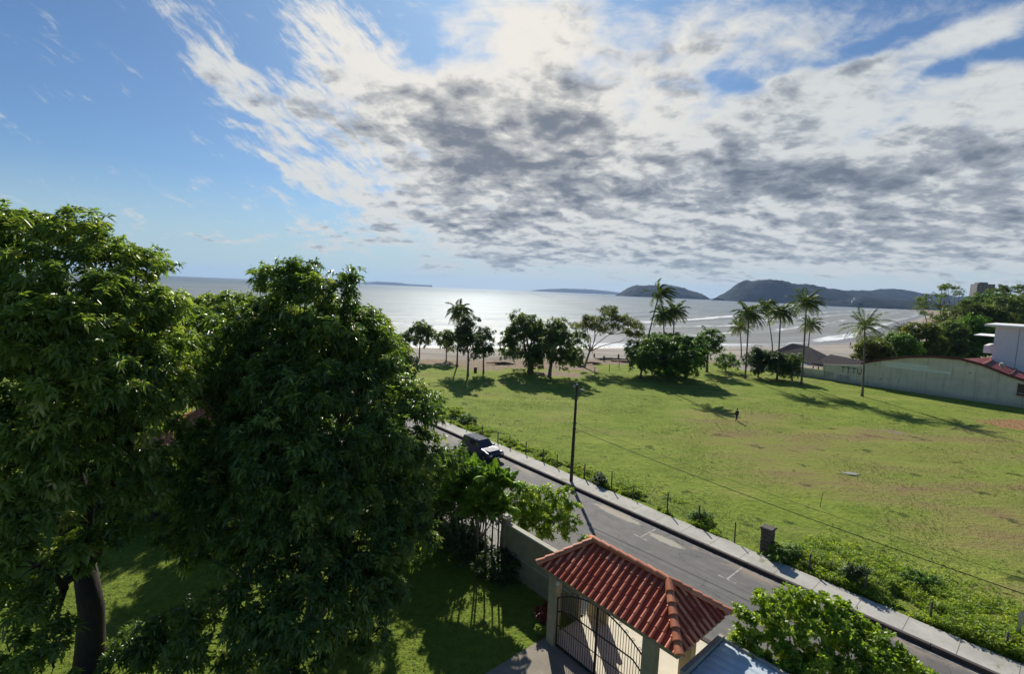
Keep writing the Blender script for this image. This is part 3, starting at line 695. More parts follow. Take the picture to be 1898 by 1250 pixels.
# yellow-green tree outside the wall
o = tree('street_tree', (2.5, 30.2, .1), pb([(975, 912, 30.5, .55), (1010, 918, 30.2, .55), (1040, 935, 29.8, .5), (960, 945, 30, .6), (1000, 955, 29.6, .65), (1040, 968, 29.2, .5), (965, 985, 29.5, .45), (1010, 990, 29, .55), (1055, 990, 28.8, .4), (1070, 970, 29.2, .35), (945, 925, 30.8, .4), (985, 935, 31.4, .8), (1030, 950, 31, .8), (1000, 965, 30.5, .8), (955, 965, 30.5, .7), (1045, 915, 30.6, .5), (1062, 945, 30, .5), (1080, 1000, 28.8, .35), (930, 945, 31, .4), (960, 900, 31, .4)]),
     M['bright'], 'yellow-green round-crowned small tree between the olive wall and the street', 'tree', 51, r=.09, fork_h=1.0, sub=.24, per=9, k=9, L=.20, W=.09, droop=.15, dens=2.3)
tree('street_tree', (13.2, 19.6, .1), pb([(1420, 1125, 19.5, .5), (1470, 1115, 19.6, .55), (1520, 1125, 19.4, .55), (1565, 1140, 19.2, .45), (1390, 1165, 19, .45), (1440, 1170, 18.8, .6), (1425, 1240, 18, .5), (1480, 1250, 17.6, .5), (1640, 1225, 17.5, .5), (1590, 1165, 18.8, .5), (1500, 1175, 18.6, .6), (1560, 1180, 18.4, .55), (1400, 1215, 18.3, .4), (1455, 1225, 18, .5), (1520, 1230, 17.8, .6),
      (1600, 1195, 18, .45), (1640, 1200, 17.8, .45), (1620, 1235, 17.4, .5), (1680, 1230, 17.3, .4), (1570, 1245, 17.4, .5), (1710, 1255, 17, .35), (1375, 1140, 19.3, .3), (1365, 1190, 18.9, .3), (1480, 1150, 20.3, .6), (1540, 1165, 19.8, .6), (1500, 1290, 17, .7), (1600, 1290, 16.8, .7)]),
     M['bright'], 'leafy green street tree spreading over the street at the bottom right', 'tree', 52, r=.12, fork_h=1.3, sub=.22, per=8, k=9, L=.20, W=.11, droop=.18, dens=2.7)

# ---------------------------------------------------------------- palms
def frond(V, F, T, base, az, el, L, rng, nl=22, leaf=.75, droop=1.0, wind=(0, 0), tint=.4, lw=.07, vshape=.35):
    """one feather frond with arching rachis; appended to lists"""
    p = np.array(base, float); st = L / nl
    d = np.array([math.cos(az) * math.cos(el), math.sin(az) * math.cos(el), math.sin(el)])
    pts = []
    for i in range(nl + 1):
        pts.append((p.copy(), d.copy())); p = p + d * st
        d = d + np.array([wind[0] * .035, wind[1] * .035, -droop * .09 * (i / nl + .35)]); d /= np.linalg.norm(d)
    # rachis as thin strip
    for i in range(nl):
        (a, da), (b, db) = pts[i], pts[i + 1]
        s = np.cross(da, (0, 0, 1)); s = s / (np.linalg.norm(s) + 1e-6) * (.045 * (1 - i / nl) + .012)
        k = len(V); V += [a - s, a + s, b + s, b - s]; F += [(k, k + 1, k + 2), (k, k + 2, k + 3)]; T += [.8] * 4
    for i in range(2, nl + 1):
        a, da = pts[i]; t = i / nl
        ll = leaf * (math.sin(PI * min(1, .18 + t * .80)) ** .7) * rng.uniform(.8, 1.1)
        side = np.cross(da, (0, 0, 1)); side /= np.linalg.norm(side) + 1e-6
        for sg in (-1, 1):
            dd = side * sg * .8 + da * .55 + np.array([wind[0] * .25, wind[1] * .25, vshape - .9 * t * droop * .6 - rng.uniform(0, .35)])
            dd /= np.linalg.norm(dd)
            tip = a + dd * ll + np.array([0, 0, -.28 * ll * droop])
            w_ = da * lw * .5
            mid = a + dd * ll * .5
            k = len(V); V += [a - w_ * .6, mid - w_, tip, mid + w_]; F += [(k, k + 1, k + 2), (k, k + 2, k + 3)]; T += [float(np.clip(tint + rng.uniform(-.25, .25), 0, 1))] * 4
def palm(base, top, label, seed, nf=24, L=4.0, wind=(.35, 0), r=.17, mat=None, cat='palm tree', name='coconut_palm', droop=.95, leaf=1.05, old=4):
    rng = random.Random(seed); base = Vector(base); top = Vector(top); root = empty(name, base, 0, label, cat, 'coconut palms along the beach side of the field')
    e = top - base; mb = MB(); n = 12; pts = []; rr = []
    for i in range(n):
        t = i / (n - 1)
        pts.append(Vector((e.x * (t ** 1.35), e.y * (t ** 1.35), e.z * t - (.2 if i == 0 else 0)))); rr.append(r * (1.7 if i == 0 else 1.12 - .42 * t))
    mb.tube(pts, rr, 9); mb.build('trunk', M['palmbark'], root, True)
    V = []; F = []; T = []
    ws = rng.uniform(.5, 1.9); wind = (wind[0] * ws, wind[1] + rng.uniform(-.3, .3)); droop *= rng.uniform(.8, 1.25); nf += rng.randint(3, 8)
    for i in range(nf):
        az = i * 2.399 + rng.uniform(-.2, .2); el = 1.25 - 1.75 * (i / nf) ** .85 + rng.uniform(-.12, .12)
        frond(V, F, T, e, az, el, L * 1.12 * rng.uniform(.85, 1.1), rng, wind=wind, droop=droop, leaf=leaf, tint=.25 + .5 * (i / nf) ** 2, lw=.12)
    me = np_mesh('fronds', np.array(V), np.array(F), np.array(T)); link('fronds', me, mat or M['palm'], root)
    if old:
        V = []; F = []; T = []
        for i in range(old): frond(V, F, T, e - Vector((0, 0, .3)), rng.uniform(0, 6.28), -.75, L * .8, rng, wind=wind, droop=.8, leaf=.6, tint=.9)
        link('dry_fronds', np_mesh('dry_fronds', np.array(V), np.array(F), np.array(T)), M['yellowfrond'], root)
    cn = MB()
    for i in range(7):
        a = i * .9; c = e + Vector((math.cos(a) * .32, math.sin(a) * .32, -.35 - .1 * (i % 2))); ring = []
        cn.tube([c + Vector((0, 0, .16)), c + Vector((0, 0, .1)), c, c - Vector((0, 0, .1)), c - Vector((0, 0, .16))], [.03, .11, .15, .11, .03], 7)
    cn.build('coconuts', M['straw'], root, True)
    return root
def P2(bx, by, tx, ty, label, seed, **kw):
    b = G(bx, by); t = at(tx, ty, b.y + kw.pop('dy', 0)); return palm(b, t, label, seed, **kw)
P2(847, 680, 851, 578, 'coconut palm rising behind the dark narrow trees, left of all other palms', 61, wind=(.7, 0), L=3.4)
P2(1187, 702, 1222, 545, 'tallest wind-bent palm leaning right above the round green tree', 62, wind=(1.3, 0), L=3.4, droop=.7, nf=18)
P2(1232, 690, 1229, 585, 'shorter palm just left beneath the tallest wind-bent palm', 63, wind=(.6, 0), L=3.2)
P2(1245, 690, 1250, 578, 'bushy palm just right beneath the tallest wind-bent palm', 64, wind=(.6, 0), L=3.4)
P2(1381, 702, 1388, 583, 'shaggy palm with yellow hanging fronds, first of the row on the field edge', 65, wind=(.5, 0), L=4.0, nf=26, old=8)
P2(1374, 665, 1371, 607, 'half-hidden lower palm left of the shaggy palm', 66, wind=(.2, 0), L=3.6, nf=22, old=5)
P2(1432, 655, 1419, 568, 'slim palm standing behind the dark bushes', 67, wind=(.4, 0), L=3.6)
P2(1440, 705, 1447, 580, 'straight-trunked palm in front of the dark bushes', 68, wind=(.4, 0), L=3.7)
P2(1485, 715, 1495, 562, 'tall palm in front of the dark thatched roof', 69, wind=(.5, 0), L=3.6)
P2(1496, 668, 1502, 602, 'shorter palm behind the thatched roof', 70, wind=(.5, 0), L=3.6)
P2(1598, 735, 1603, 605, 'palm standing alone before the long cream wall', 71, wind=(.6, 0), L=4.2, nf=18, droop=.8)
P2(1690, 640, 1672, 612, 'bushy palm rising above the red roofed building', 72, wind=(.2, 0), L=5.5, leaf=1.2)
P2(1722, 625, 1708, 565, 'far slender palm left of the tall feathery tree', 73, wind=(.4, 0), L=6.0, leaf=1.3, nf=20, r=.25)
P2(1640, 650, 1625, 632, 'low yellowing palm behind the cream wall', 74, wind=(0, 0), L=4.4, old=6)
P2(1745, 640, 1738, 600, 'palm in the thicket below the tall feathery tree', 75, wind=(0, 0), L=5.0, leaf=1.1)

# slender garden palms beside the wall
gp = empty('garden_palm_clump', (-.9, 28.4, 0), 0, 'clump of slender garden palms with many thin stems beside the olive wall end', 'palm clump')
rg = random.Random(9)
for i, (px, py, Y) in enumerate([(850, 845, 30), (915, 872, 28), (880, 862, 29), (932, 882, 28), (900, 905, 27.6), (860, 880, 29), (885, 930, 28), (925, 925, 27.8), (842, 900, 29)]):
    tp = at(px, py + 24, Y) - Vector((-.9, 28.4, 0)); bx = Vector((tp.x * .75 + rg.uniform(-.15, .15), tp.y * .75, 0))
    mb = MB(); mb.tube([bx, bx.lerp(tp, .5) + Vector((.06, 0, 0)), tp], [.075, .05, .055], 7); mb.build('stem', M['palmbark'], gp, True)
    V = []; F = []; T = []
    for j in range(13):
        frond(V, F, T, tp, j * 2.399 + i, 1.45 - .065 * j + rg.uniform(-.1, .1), 1.45 * rg.uniform(.8, 1.1), rg, nl=15, leaf=.60, droop=1.25, tint=.65, lw=.16, vshape=.3)
    link('fronds', np_mesh('fronds', np.array(V), np.array(F), np.array(T)), M['ficus'], gp)

# ---------------------------------------------------------------- trees at the far edge of the field
def ftree(bx, by, px, py, wpx, hpx, n, r, mat, label, seed, tr=.22, trunks=None, bark='bark', flat=1.0, fork=None, name='seaside_tree', **kw):
    b = G(bx, by); c = at(px, py, b.y); sc = b.y / 900.0
    bl = autoblobs(tuple(c), (wpx * sc / 2, wpx * sc / 2, hpx * sc / 2), n, r, seed, flat, zlow=-.75)
    a = dict(dens=1.0, sub=.5, per=7, k=7, L=.44, W=.19, droop=.3, low=-.8); a.update(kw)
    return tree(name, b, bl, mat, label, 'tree', seed, r=tr, bark=bark, fork_h=fork, **a)
ftree(740, 668, 735, 630, 95, 16, 26, 1.0, M['beachtree'], 'low flat-topped tree at the beach edge beside the big mango crown', 81, fork=3.0)
ftree(777, 668, 780, 620, 44, 46, 18, 1.4, M['beachtree'], 'small round tree on a thin straight trunk by the beach', 82, tr=.16, fork=3.6)
ftree(827, 670, 828, 634, 34, 48, 18, 1.1, M['beachtree'], 'small conical tree between the round tree and the leftmost palm', 83, tr=.14, fork=2.6)
ftree(867, 697, 870, 628, 44, 92, 30, 1.2, M['dark'], 'dark narrow tree on a leaning trunk', 84, tr=.2, fork=4.5)
ftree(896, 692, 896, 638, 34, 72, 24, 1.1, M['dark'], 'dark narrow tree just right of the leaning trunk', 85, tr=.17, fork=3.6)
ftree(983, 692, 968, 638, 92, 108, 56, 1.5, M['beachtree'], 'large broad shade tree above the picnic table', 86, tr=.6, fork=3.2)
ftree(1018, 700, 1036, 645, 78, 98, 44, 1.5, M['beachtree'], 'shade tree touching the broad one on its right side', 87, tr=.35, fork=3.2)
# umbrella tree: spreading bare limbs under flat feathery layers
ub = G(1083, 682); usc = ub.y / 900
ulobes = []
for (px, py, w_) in [(1095, 590, 26), (1125, 582, 26), (1155, 590, 26), (1178, 604, 20), (1075, 605, 20), (1100, 606, 18), (1140, 605, 22), (1165, 618, 18), (1185, 622, 14), (1078, 622, 14), (1130, 575, 16), (1112, 594, 24), (1140, 592, 26), (1168, 598, 18), (1090, 600, 18), (1120, 612, 14)]:
    c = at(px, py, ub.y)
    for q in range(10):
        rr_ = random.Random(px * 7 + q); ulobes.append((c.x + rr_.uniform(-1, 1) * w_ * usc * .62, c.y + rr_.uniform(-3.5, 3.5), c.z + rr_.uniform(-.35, .35), .72))
tree('umbrella_tree', ub, ulobes, M['olive'], 'umbrella-shaped tree with pale spreading limbs and thin flat foliage', 'tree', 88, r=.26, fork_h=3.8, bark='palebark', dens=2.2, sub=.4, per=6, k=6, L=.3, W=.12, droop=.1)
ftree(1236, 702, 1240, 662, 146, 78, 110, 1.7, M['ficus'], 'wide round green tree in the middle of the field edge', 90, tr=.8, fork=2.0, dens=1.0)
ftree(1310, 690, 1312, 640, 54, 56, 22, 1.3, M['ficus'], 'loose green tree with a dead spike right of the round tree', 91, tr=.25, fork=5.5)
ftree(1345, 690, 1350, 672, 50, 26, 14, 1.0, M['ficus'], 'low light bush between the loose tree and the shaggy palm', 92, tr=.1, name='bush')
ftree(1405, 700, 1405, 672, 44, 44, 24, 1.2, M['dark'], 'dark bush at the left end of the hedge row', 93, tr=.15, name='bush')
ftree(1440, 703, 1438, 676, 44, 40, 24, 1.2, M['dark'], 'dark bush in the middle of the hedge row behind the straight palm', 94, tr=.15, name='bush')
ftree(1468, 706, 1466, 680, 34, 40, 20, 1.1, M['beachtree'], 'greyish bush at the right end of the hedge row', 95, tr=.15, name='bush')

# greenery behind the walled building on the right
def far_tree(px, base_y, cpx, cpy, wpx, hpx, Y, n, r, mat, label, seed, **kw):
    c = at(cpx, cpy, Y); b = Vector((at(px, base_y, Y).x, Y, 0)); sc = Y / 900
    c = c - Vector((0, 0, hpx * sc * .16)); bl = autoblobs(tuple(c), (wpx * sc / 2, wpx * sc / 3, hpx * sc * .66), int(n * 1.3), r, seed, 1.0, zlow=-.95)
    a = dict(dens=1.6, sub=.7, per=7, k=7, L=.62, W=.28, droop=.25, low=-.7, r=.35); a.update(kw)
    return tree(a.pop('name', 'leafy_tree'), b, bl, mat, label, 'tree', seed, group='trees behind the walled building', **a)
far_tree(1620, 690, 1618, 648, 54, 40, 122, 20, 1.7, M['olive'], 'yellowish tree behind the lone palm and cream wall', 101)
far_tree(1665, 690, 1662, 642, 60, 44, 128, 22, 1.8, M['ficus'], 'mid green tree over the left end of the red roof', 102)
far_tree(1705, 690, 1708, 628, 70, 50, 135, 24, 2.0, M['olive'], 'rounded olive tree behind the peak of the gable', 103)
far_tree(1755, 690, 1752, 630, 70, 60, 138, 26, 2.0, M['beachtree'], 'darker tree right of the gable peak', 104)
far_tree(1805, 690, 1806, 622, 90, 66, 140, 32, 2.1, M['ficus'], 'big green tree beside the white building', 105)
far_tree(1790, 690, 1800, 590, 120, 40, 175, 32, 2.6, M['olive'], 'sunlit yellow-green canopy above the big green tree', 106)
far_tree(1870, 690, 1870, 575, 110, 44, 190, 32, 2.8, M['beachtree'], 'green canopy behind the flat roof of the white building', 107)
far_tree(1840, 690, 1845, 560, 90, 26, 260, 24, 3.2, M['ficus'], 'distant green treetops below the tower block', 108)
far_tree(1930, 690, 1930, 580, 110, 60, 200, 26, 3.0, M['beachtree'], 'green tree at the right edge behind the white building', 109)
far_tree(1905, 690, 1888, 655, 34, 20, 118, 12, 1.2, M['dark'], 'dark bush above the red roof at the right edge', 110, name='bush')
# tall feathery tree and flat-topped tree on the skyline
uc = Vector((at(1757, 640, 165).x, 165, 0)); ul = []
for (px, py, w_) in [(1740, 548, 16), (1757, 532, 18), (1775, 533, 20), (1788, 545, 14), (1792, 560, 10), (1735, 570, 22), (1765, 572, 26), (1755, 590, 26), (1715, 556, 14), (1725, 585, 20), (1780, 590, 16)]:
    c = at(px, py, 165)
    for q in range(4):
        rr_ = random.Random(px * 5 + q + py); ul.append((c.x + rr_.uniform(-1, 1) * w_ * .09, c.y + rr_.uniform(-4, 4), c.z + rr_.uniform(-.5, .5), .95))
tree('feathery_tree', uc, ul, M['beachtree'], 'tall feathery tree on the skyline left of the tower block', 'tree', 111, r=.4, fork_h=11, dens=1.8, sub=.55, per=7, k=7, L=.45, W=.17, droop=.1)
uc = Vector((at(1862, 640, 210).x, 210, 0)); ul = []
for (px, py, w_) in [(1848, 538, 14), (1862, 533, 16), (1880, 533, 18), (1895, 540, 14), (1910, 545, 16), (1870, 540, 14)]:
    c = at(px, py, 210)
    for q in range(4):
        rr_ = random.Random(px * 5 + q + py); ul.append((c.x + rr_.uniform(-1, 1) * w_ * .11, c.y + rr_.uniform(-4, 4), c.z + rr_.uniform(-.4, .4), 1.0))
tree('umbrella_tree', uc, ul, M['beachtree'], 'flat-topped tree on the skyline right of the tower block', 'tree', 112, r=.4, fork_h=17, dens=1.8, sub=.55, per=7, k=7, L=.5, W=.2, droop=.1)

# ---------------------------------------------------------------- gate house
GR = (RF(-12, 18), RA)
def rfroot(name, s, n, label, cat, z=0, group=None): return empty(name, RF(s, n, z), RA, label, cat, group)
gh = rfroot('gatehouse', -12, 18, 'terracotta tiled hip roof canopy on tan pillars over the driveway gate', 'gatehouse')
E0 = (-3.75, 3.75, -2.0, 1.9); EZ = 3.80; RZ = 5.1; RX = (-2.0, 2.0); RY = -.05
def roof_faces():
    A = Vector((E0[0], E0[2], EZ)); B = Vector((E0[1], E0[2], EZ)); C_ = Vector((E0[1], E0[3], EZ)); D = Vector((E0[0], E0[3], EZ))
    R1 = Vector((RX[0], RY, RZ)); R2 = Vector((RX[1], RY, RZ))
    return [(A, B, R2, R1), (B, C_, R2), (C_, D, R1, R2), (D, A, R1)]
mb = MB()
for f in roof_faces(): mb.add(f, [tuple(range(len(f)))])
mb.add([(E0[0], E0[2], EZ - .02), (E0[1], E0[2], EZ - .02), (E0[1], E0[3], EZ - .02), (E0[0], E0[3], EZ - .02)], [(3, 2, 1, 0)])
roof = mb.build('roof', M['tile'], gh)
# barrel tiles: rows of overlapping half-round caps running up each slope, clipped at the hips
mb = MB(); rg = random.Random(4)
for f in roof_faces():
    a, b = f[0], f[1]; e = (b - a); Lh = e.length; e.normalize()
    nrm = (f[1] - f[0]).cross(f[2] - f[0]).normalized(); up = nrm.cross(e).normalized()
    H = (f[2] - a).dot(up)
    xl = (f[-1] - a).dot(e); xr = (f[2] - a).dot(e)     # apex extents
    sp = .34; cnt = int(Lh / sp); sp = Lh / cnt
    for i in range(cnt):
        x = (i + .5) * sp
        if len(f) == 4: mh = H * min(1, x / xl if x < xl else 1, (Lh - x) / (Lh - xr) if x > xr else 1)
        else: mh = H * min(x / xl, (Lh - x) / (Lh - xl))
        mh -= .04; course = .47; y = -.06; j = 0
        while y < mh - .08:
            y1 = min(y + course + .05, mh)
            r0 = .076 + rg.uniform(-.006, .006); r1 = r0 * .80; jx = rg.uniform(-.008, .008); vs = []
            for (yy, rr_, lift) in ((y, r0, .035), (y1, r1, .012)):
                for q in range(7):
                    t = PI * q / 6
                    vs.append(a + e * (x + jx + math.cos(t) * rr_) + up * yy + nrm * (math.sin(t) * rr_ * .95 + lift))
            fs = [(q, q + 1, 8 + q, 7 + q) for q in range(6)] + [tuple(range(6, -1, -1))]
            mb.add(vs, fs); y += course; j += 1
mb.build('cover_tiles', M['tile_cap'], roof)
mb = MB()
def hip(p, q, mb, first=.0):
    d = (q - p); L = d.length; d.normalize(); side = d.cross(Vector((0, 0, 1))).normalized(); up = side.cross(d).normalized()
    n_ = max(1, round(L / .52)); st = L / n_
    for i in range(n_):
        vs = []
        for (tt, rr_, lf) in ((i * st - .04, .19, .05), ((i + 1) * st + .03, .15, .025)):
            for k in range(9):
                t = PI * k / 8
                vs.append(p + d * tt + side * math.cos(t) * rr_ + up * (math.sin(t) * rr_ + lf))
        mb.add(vs, [(k, k + 1, 10 + k, 9 + k) for k in range(8)] + [tuple(range(8, -1, -1))])
F4 = roof_faces(); R1, R2 = F4[0][3], F4[0][2]
for c in (F4[0][0], F4[0][1], F4[1][1], F4[2][1]): hip(c, R2 if c.x > 0 else R1, mb)
hip(R1, R2, mb)
mb.build('hip_tiles', M['tile_hip'], roof)
mb = MB(); e = .12
mb.box(E0[0] + e, E0[1] - e, E0[2] + e, E0[2] + e + .16, 3.5, 3.775); mb.box(E0[0] + e, E0[1] - e, E0[3] - e - .16, E0[3] - e, 3.5, 3.775)
mb.box(E0[0] + e, E0[0] + e + .16, E0[2] + e + .165, E0[3] - e - .165, 3.5, 3.773); mb.box(E0[1] - e - .16, E0[1] - e, E0[2] + e + .165, E0[3] - e - .165, 3.5, 3.773)
mb.build('eave_beam', M['wall_olive'], gh)
for (x0, x1) in ((-3.2, -2.72), (2.05, 2.6)):
    for (y0, y1) in ((-1.8, -1.35), (1.25, 1.7)):
        mb = MB(); mb.box(x0, x1, y0, y1, -.1, 3.5, bev=.02); mb.build('pillar', M['stone_tan'], gh)
mb = MB(); mb.box(-2.3 - .415, -2.0, 1.32, 1.52, -.1, 1.9); mb.build('side_wall', M['stone_tan'], gh); mb = MB(); mb.box(2.605, 3.5, -1.7, -1.5, -.1, 1.0); mb.build('side_wall', M['stone_tan'], gh)
mb = MB(); mb.tube([(-2.55, -1.86, 3.42), (-2.55, -1.86, 3.28)], [.05, .08], 10); mb.build('lamp', M['lamp_glass'], gh)

# wrought iron gate: two leaves under one arch
gt = rfroot('iron_gate', -12, 18, 'black wrought iron double gate with arched top between the tan pillars', 'gate')
gy = -1.62
def archz(x):
    t = (x + .33) / 2.38
    return 2.45 + .85 * max(0, 1 - t * t)
for (xa, xb) in ((-2.68, -.36), (-.30, 2.02)):
    leaf = MB()
    n = 16
    for off in (0, -.72):
        pts = [(xa + (xb - xa) * i / n, gy, archz(xa + (xb - xa) * i / n) + off) for i in range(n + 1)]
        if off: pts = [(x, y, min(z, 2.05) if True else z) for x, y, z in pts]
        leaf.tube(pts, .032, 6)
    leaf.tube([(xa, gy, .12), (xb, gy, .12)], .03, 6); leaf.tube([(xa, gy, 1.1), (xb, gy, 1.1)], .022, 6)
    for x in (xa, xb): leaf.tube([(x, gy, .05), (x, gy, archz(x))], .035, 6)
    gl = leaf.build('gate_leaf', M['iron'], gt)
    bars = MB(); k = 17
    for i in range(1, k):
        x = xa + (xb - xa) * i / k; bars.tube([(x, gy, .12), (x, gy, archz(x) - .01)], .014, 5)
    bars.build('bars', M['iron'], gl)
    for i in range(7):
        cx_ = xa + (xb - xa) * (i + .5) / 7; cz = archz(cx_) + .10; sc_ = MB()
        sc_.tube([(cx_ + .09 * math.cos(a_) * (1 - a_ / 9), gy, cz + .09 * math.sin(a_) * (1 - a_ / 9)) for a_ in [q * .7 for q in range(10)]], .011, 4)
        sc_.build('scroll', M['iron'], gl)

# boundary wall with end pillar
bw = rfroot('boundary_wall', -18, 18.6, 'olive rendered garden wall with pale coping left of the gate roof', 'wall')
mb = MB(); mb.box(-3.0, 2.85, -.10, .10, -.2, 2.9); mb.build('wall', M['wall_olive'], bw)
mb = MB(); mb.box(-3.0, 2.85, -.17, .17, 2.903, 3.0, bev=.015); mb.build('coping', M['wall_cap'], bw)
mb = MB(); mb.box(-3.0, 2.85, -.135, -.102, 1.28, 1.33); mb.build('ledge', M['wall_cap'], bw)
mb = MB(); mb.box(-3.42, -3.003, -.21, .21, -.2, 3.25, bev=.02); mb.build('end_pillar', M['wall_olive'], bw)
mb = MB(); mb.box(-3.50, -2.92, -.29, .29, 3.253, 3.34, bev=.02); mb.box(-3.40, -3.02, -.19, .19, 3.343, 3.42, bev=.03); mb.build('cap', M['wall_cap'], bw)
pf = rfroot('picket_fence', -27, 18.6, 'dark iron picket fence in deep shade behind the garden palms', 'fence')
mb = MB(); mb.box(-8, 5.5, -.1, .1, -.2, .5); mb.build('plinth', M['wall_olive'], pf)
mb = MB()
for i in range(100): x = -8 + 13.4 * i / 99; mb.tube([(x, 0, .5), (x, 0, 2.2)], .012, 4)
mb.tube([(-8, 0, 2.1), (5.5, 0, 2.1)], .02, 4); mb.tube([(-8, 0, .7), (5.5, 0, .7)], .02, 4); mb.build('pickets', M['iron'], pf)

# guard hut with pale blue sheet roof
hut = rfroot('guard_hut', -5.5, 17.8, 'small hut with pale blue ribbed metal roof at the bottom beside the gate roof', 'hut')
mb = MB(); mb.box(-2.5, 4.5, -1.15, 1.45, -.1, 2.55); mb.build('wall', M['whitewall'], hut)
mb = MB(); zz = lambda y: 2.86 + (y - 1.6) * .04
nr = 8
vs = []; 
for i in range(nr * 4 + 1):
    y = -1.35 + 2.95 * i / (nr * 4); h = (.0, .03, .0, .0)[i % 4]
    vs += [(-2.62, y, zz(y) + h), (4.8, y, zz(y) + h)]
mb.add(vs, [(2 * i, 2 * i + 1, 2 * i + 3, 2 * i + 2) for i in range(nr * 4)])
mb.box(-2.62, 4.8, -1.35, 1.6, 2.66, 2.73)
mb.build('metal_roof', M['metalblue'], hut)
mb = MB(); mb.box(-2.86, -2.66, -1.45, 1.72, -.1, 3.0, bev=.01); mb.box(-2.655, 4.8, 1.605, 1.72, 2.3, 2.96, bev=.01); mb.build('parapet', M['concrete'], hut)
mb = MB(); mb.box(-.6, .3, -1.19, -1.155, 0, 2.1); mb.build('door', M['oldwood'], hut)

# mossy wall running right of the hut
rw = rfroot('street_wall', -2, 19.9, 'mossy concrete wall top running right from the hut under the street tree', 'wall')
mb = MB(); mb.box(-5.5, 20, -.12, .14, -.2, 2.7, bev=.01); mb.build('wall', M['wall_cap'], rw)

# red-leaved shrub and small plants by the gate
shrub('red_shrub', tuple(RF(-16.0, 16.9, .75)), (.3, .3, .3), 6, .2, M['redleaf'], 'dark red leaved shrub beside the left gate pillar', 45, sub=.16, L=.16, W=.05, stem=.03)
shrub('potted_plant', tuple(RF(-15.6, 16.2, .3)), (.2, .2, .2), 5, .14, M['bright'], 'small pale leafed plant at the foot of the gate pillar', 46, cat='plant', sub=.1, L=.13, W=.04, stem=.015)

# ---------------------------------------------------------------- stone pillar, field fence, pole
sp = rfroot('stone_pillar', -11.85, 33.6, 'square dark rubble stone pillar at the pavement edge', 'pillar')
mb = MB(); rg = random.Random(2)
hgs = [0, .28, .55, .80, 1.08, 1.36, 1.6, 1.86]
for i in range(len(hgs) - 1):
    for (x0, x1) in ((-.34, 0), (0, .34)):
        for (y0, y1) in ((-.34, 0), (0, .34)):
            j = .02
            a = lambda: rg.uniform(-j, j)
            mb.box(x0 + a() * (x0 != 0), x1 + a() * (x1 != 0), y0 + a() * (y0 != 0), y1 + a() * (y1 != 0), hgs[i] + .012, hgs[i + 1] - .012, bev=.03)
mb.box(-.29, .29, -.29, .29, -.2, 1.84); mb.build('shaft', M['pillar_stone'], sp)
mb = MB(); mb.box(-.40, .40, -.40, .40, 1.87, 1.99, bev=.04); mb.build('capstone', M['pillar_stone'], sp)

ff = rfroot('field_fence', -30, 33.5, 'rough wooden post and wire fence along the pavement and field', 'fence')
posts = [(-40.2, 1.3), (-38.1, 1.5), (-35.6, 1.4), (-33.1, 1.35), (-31.1, 1.4), (-27.7, 1.5), (-24.6, 1.75), (-22.4, 1.2), (-19.2, 1.75), (-16.6, 1.7), (-13.9, 1.5), (-43, 1.4), (-46, 1.4), (-49.5, 1.4), (-53, 1.4), (-9.2, 1.3), (-6.4, 1.4), (-3.4, 1.3), (-.5, 1.3), (2.5, 1.3)]
rg = random.Random(12)
for s, h in posts:
    mb = MB(); x = s + 30; lx = rg.uniform(-.07, .07); ly = rg.uniform(-.05, .05); rr_ = rg.uniform(.045, .07)
    mb.tube([(x, 0, -.2), (x + lx * .5, ly * .5, h * .5), (x + lx, ly, h)], [rr_ * 1.1, rr_, rr_ * .9], 7); mb.build('post', M['oldwood'], ff, True)
sp_ = sorted(posts)
for hw in (.45, .8, 1.12):
    mb = MB(); mb.tube([(s + 30, 0, hw + rg.uniform(-.03, .03)) for s, h in sp_], .006, 4); mb.build('wire', M['iron'], ff)

up_ = rfroot('utility_pole', -27.7, 31.75, 'tall dark wooden utility pole with cables at the kerb', 'utility pole')
mb = MB(); mb.tube([(0, 0, 0), (0, 0, 3), (.03, 0, 6), (.05, 0, 8.95)], [.155, .14, .12, .10], 12); mb.build('shaft', M['polewood'], up_, True)
mb = MB(); mb.tube([(.05, -.05, 8.6), (.45, -.1, 8.72), (.75, -.12, 8.70)], .03, 6); mb.build('arm', M['iron'], up_)
mb = MB(); mb.box(.62, 1.0, -.22, -.02, 8.60, 8.74, bev=.03); mb.build('lamp_head', M['concrete'], up_)
mb = MB(); mb.tube([(0.05, 0, 8.95), (.05, 0, 9.02), (.05, 0, 9.1)], [.05, .07, .03], 8); mb.build('insulator', M['white_paint'], up_); mb = MB(); mb.tube([(-.3, 0, 8.7), (.1, 0, 8.7)], .03, 5); mb.build('crossarm', M['polewood'], up_); mb = MB(); mb.tube([(-.28, 0, 8.72), (-.28, 0, 8.88)], [.045, .03], 7); mb.build('insulator', M['white_paint'], up_)
for z in (5.05, 5.6, 2.6): 
    mb = MB(); mb.tube([(.02, 0, z - .07), (.02, 0, z + .07)], .17, 10); mb.box(.12, .2, -.26, -.1, z - .06, z + .06); mb.build('clamp', M['iron'], up_)
def cable(name, zs, label, rad=.02):
    pts = []
    for i in range(41):
        t = i / 40; s = -27.7 + 55 * t; z = zs[0] * (1 - t) + zs[1] * t - zs[2] * 4 * t * (1 - t)
        pts.append(RF(s, 31.6, z))
    mb = MB(); mb.tube(pts, rad, 5); o = mb.build(name, M['iron']); tag(o, label, 'cable', 'cables strung from the utility pole')
cable('cable', (5.15, 5.15, .95), 'lower sagging black cable crossing above the field side of the street', .022)
cable('cable', (5.65, 5.65, .78), 'thin upper cable just above the lower sagging one', .010)

# next pole of the line beyond the frame is not visible in the photograph

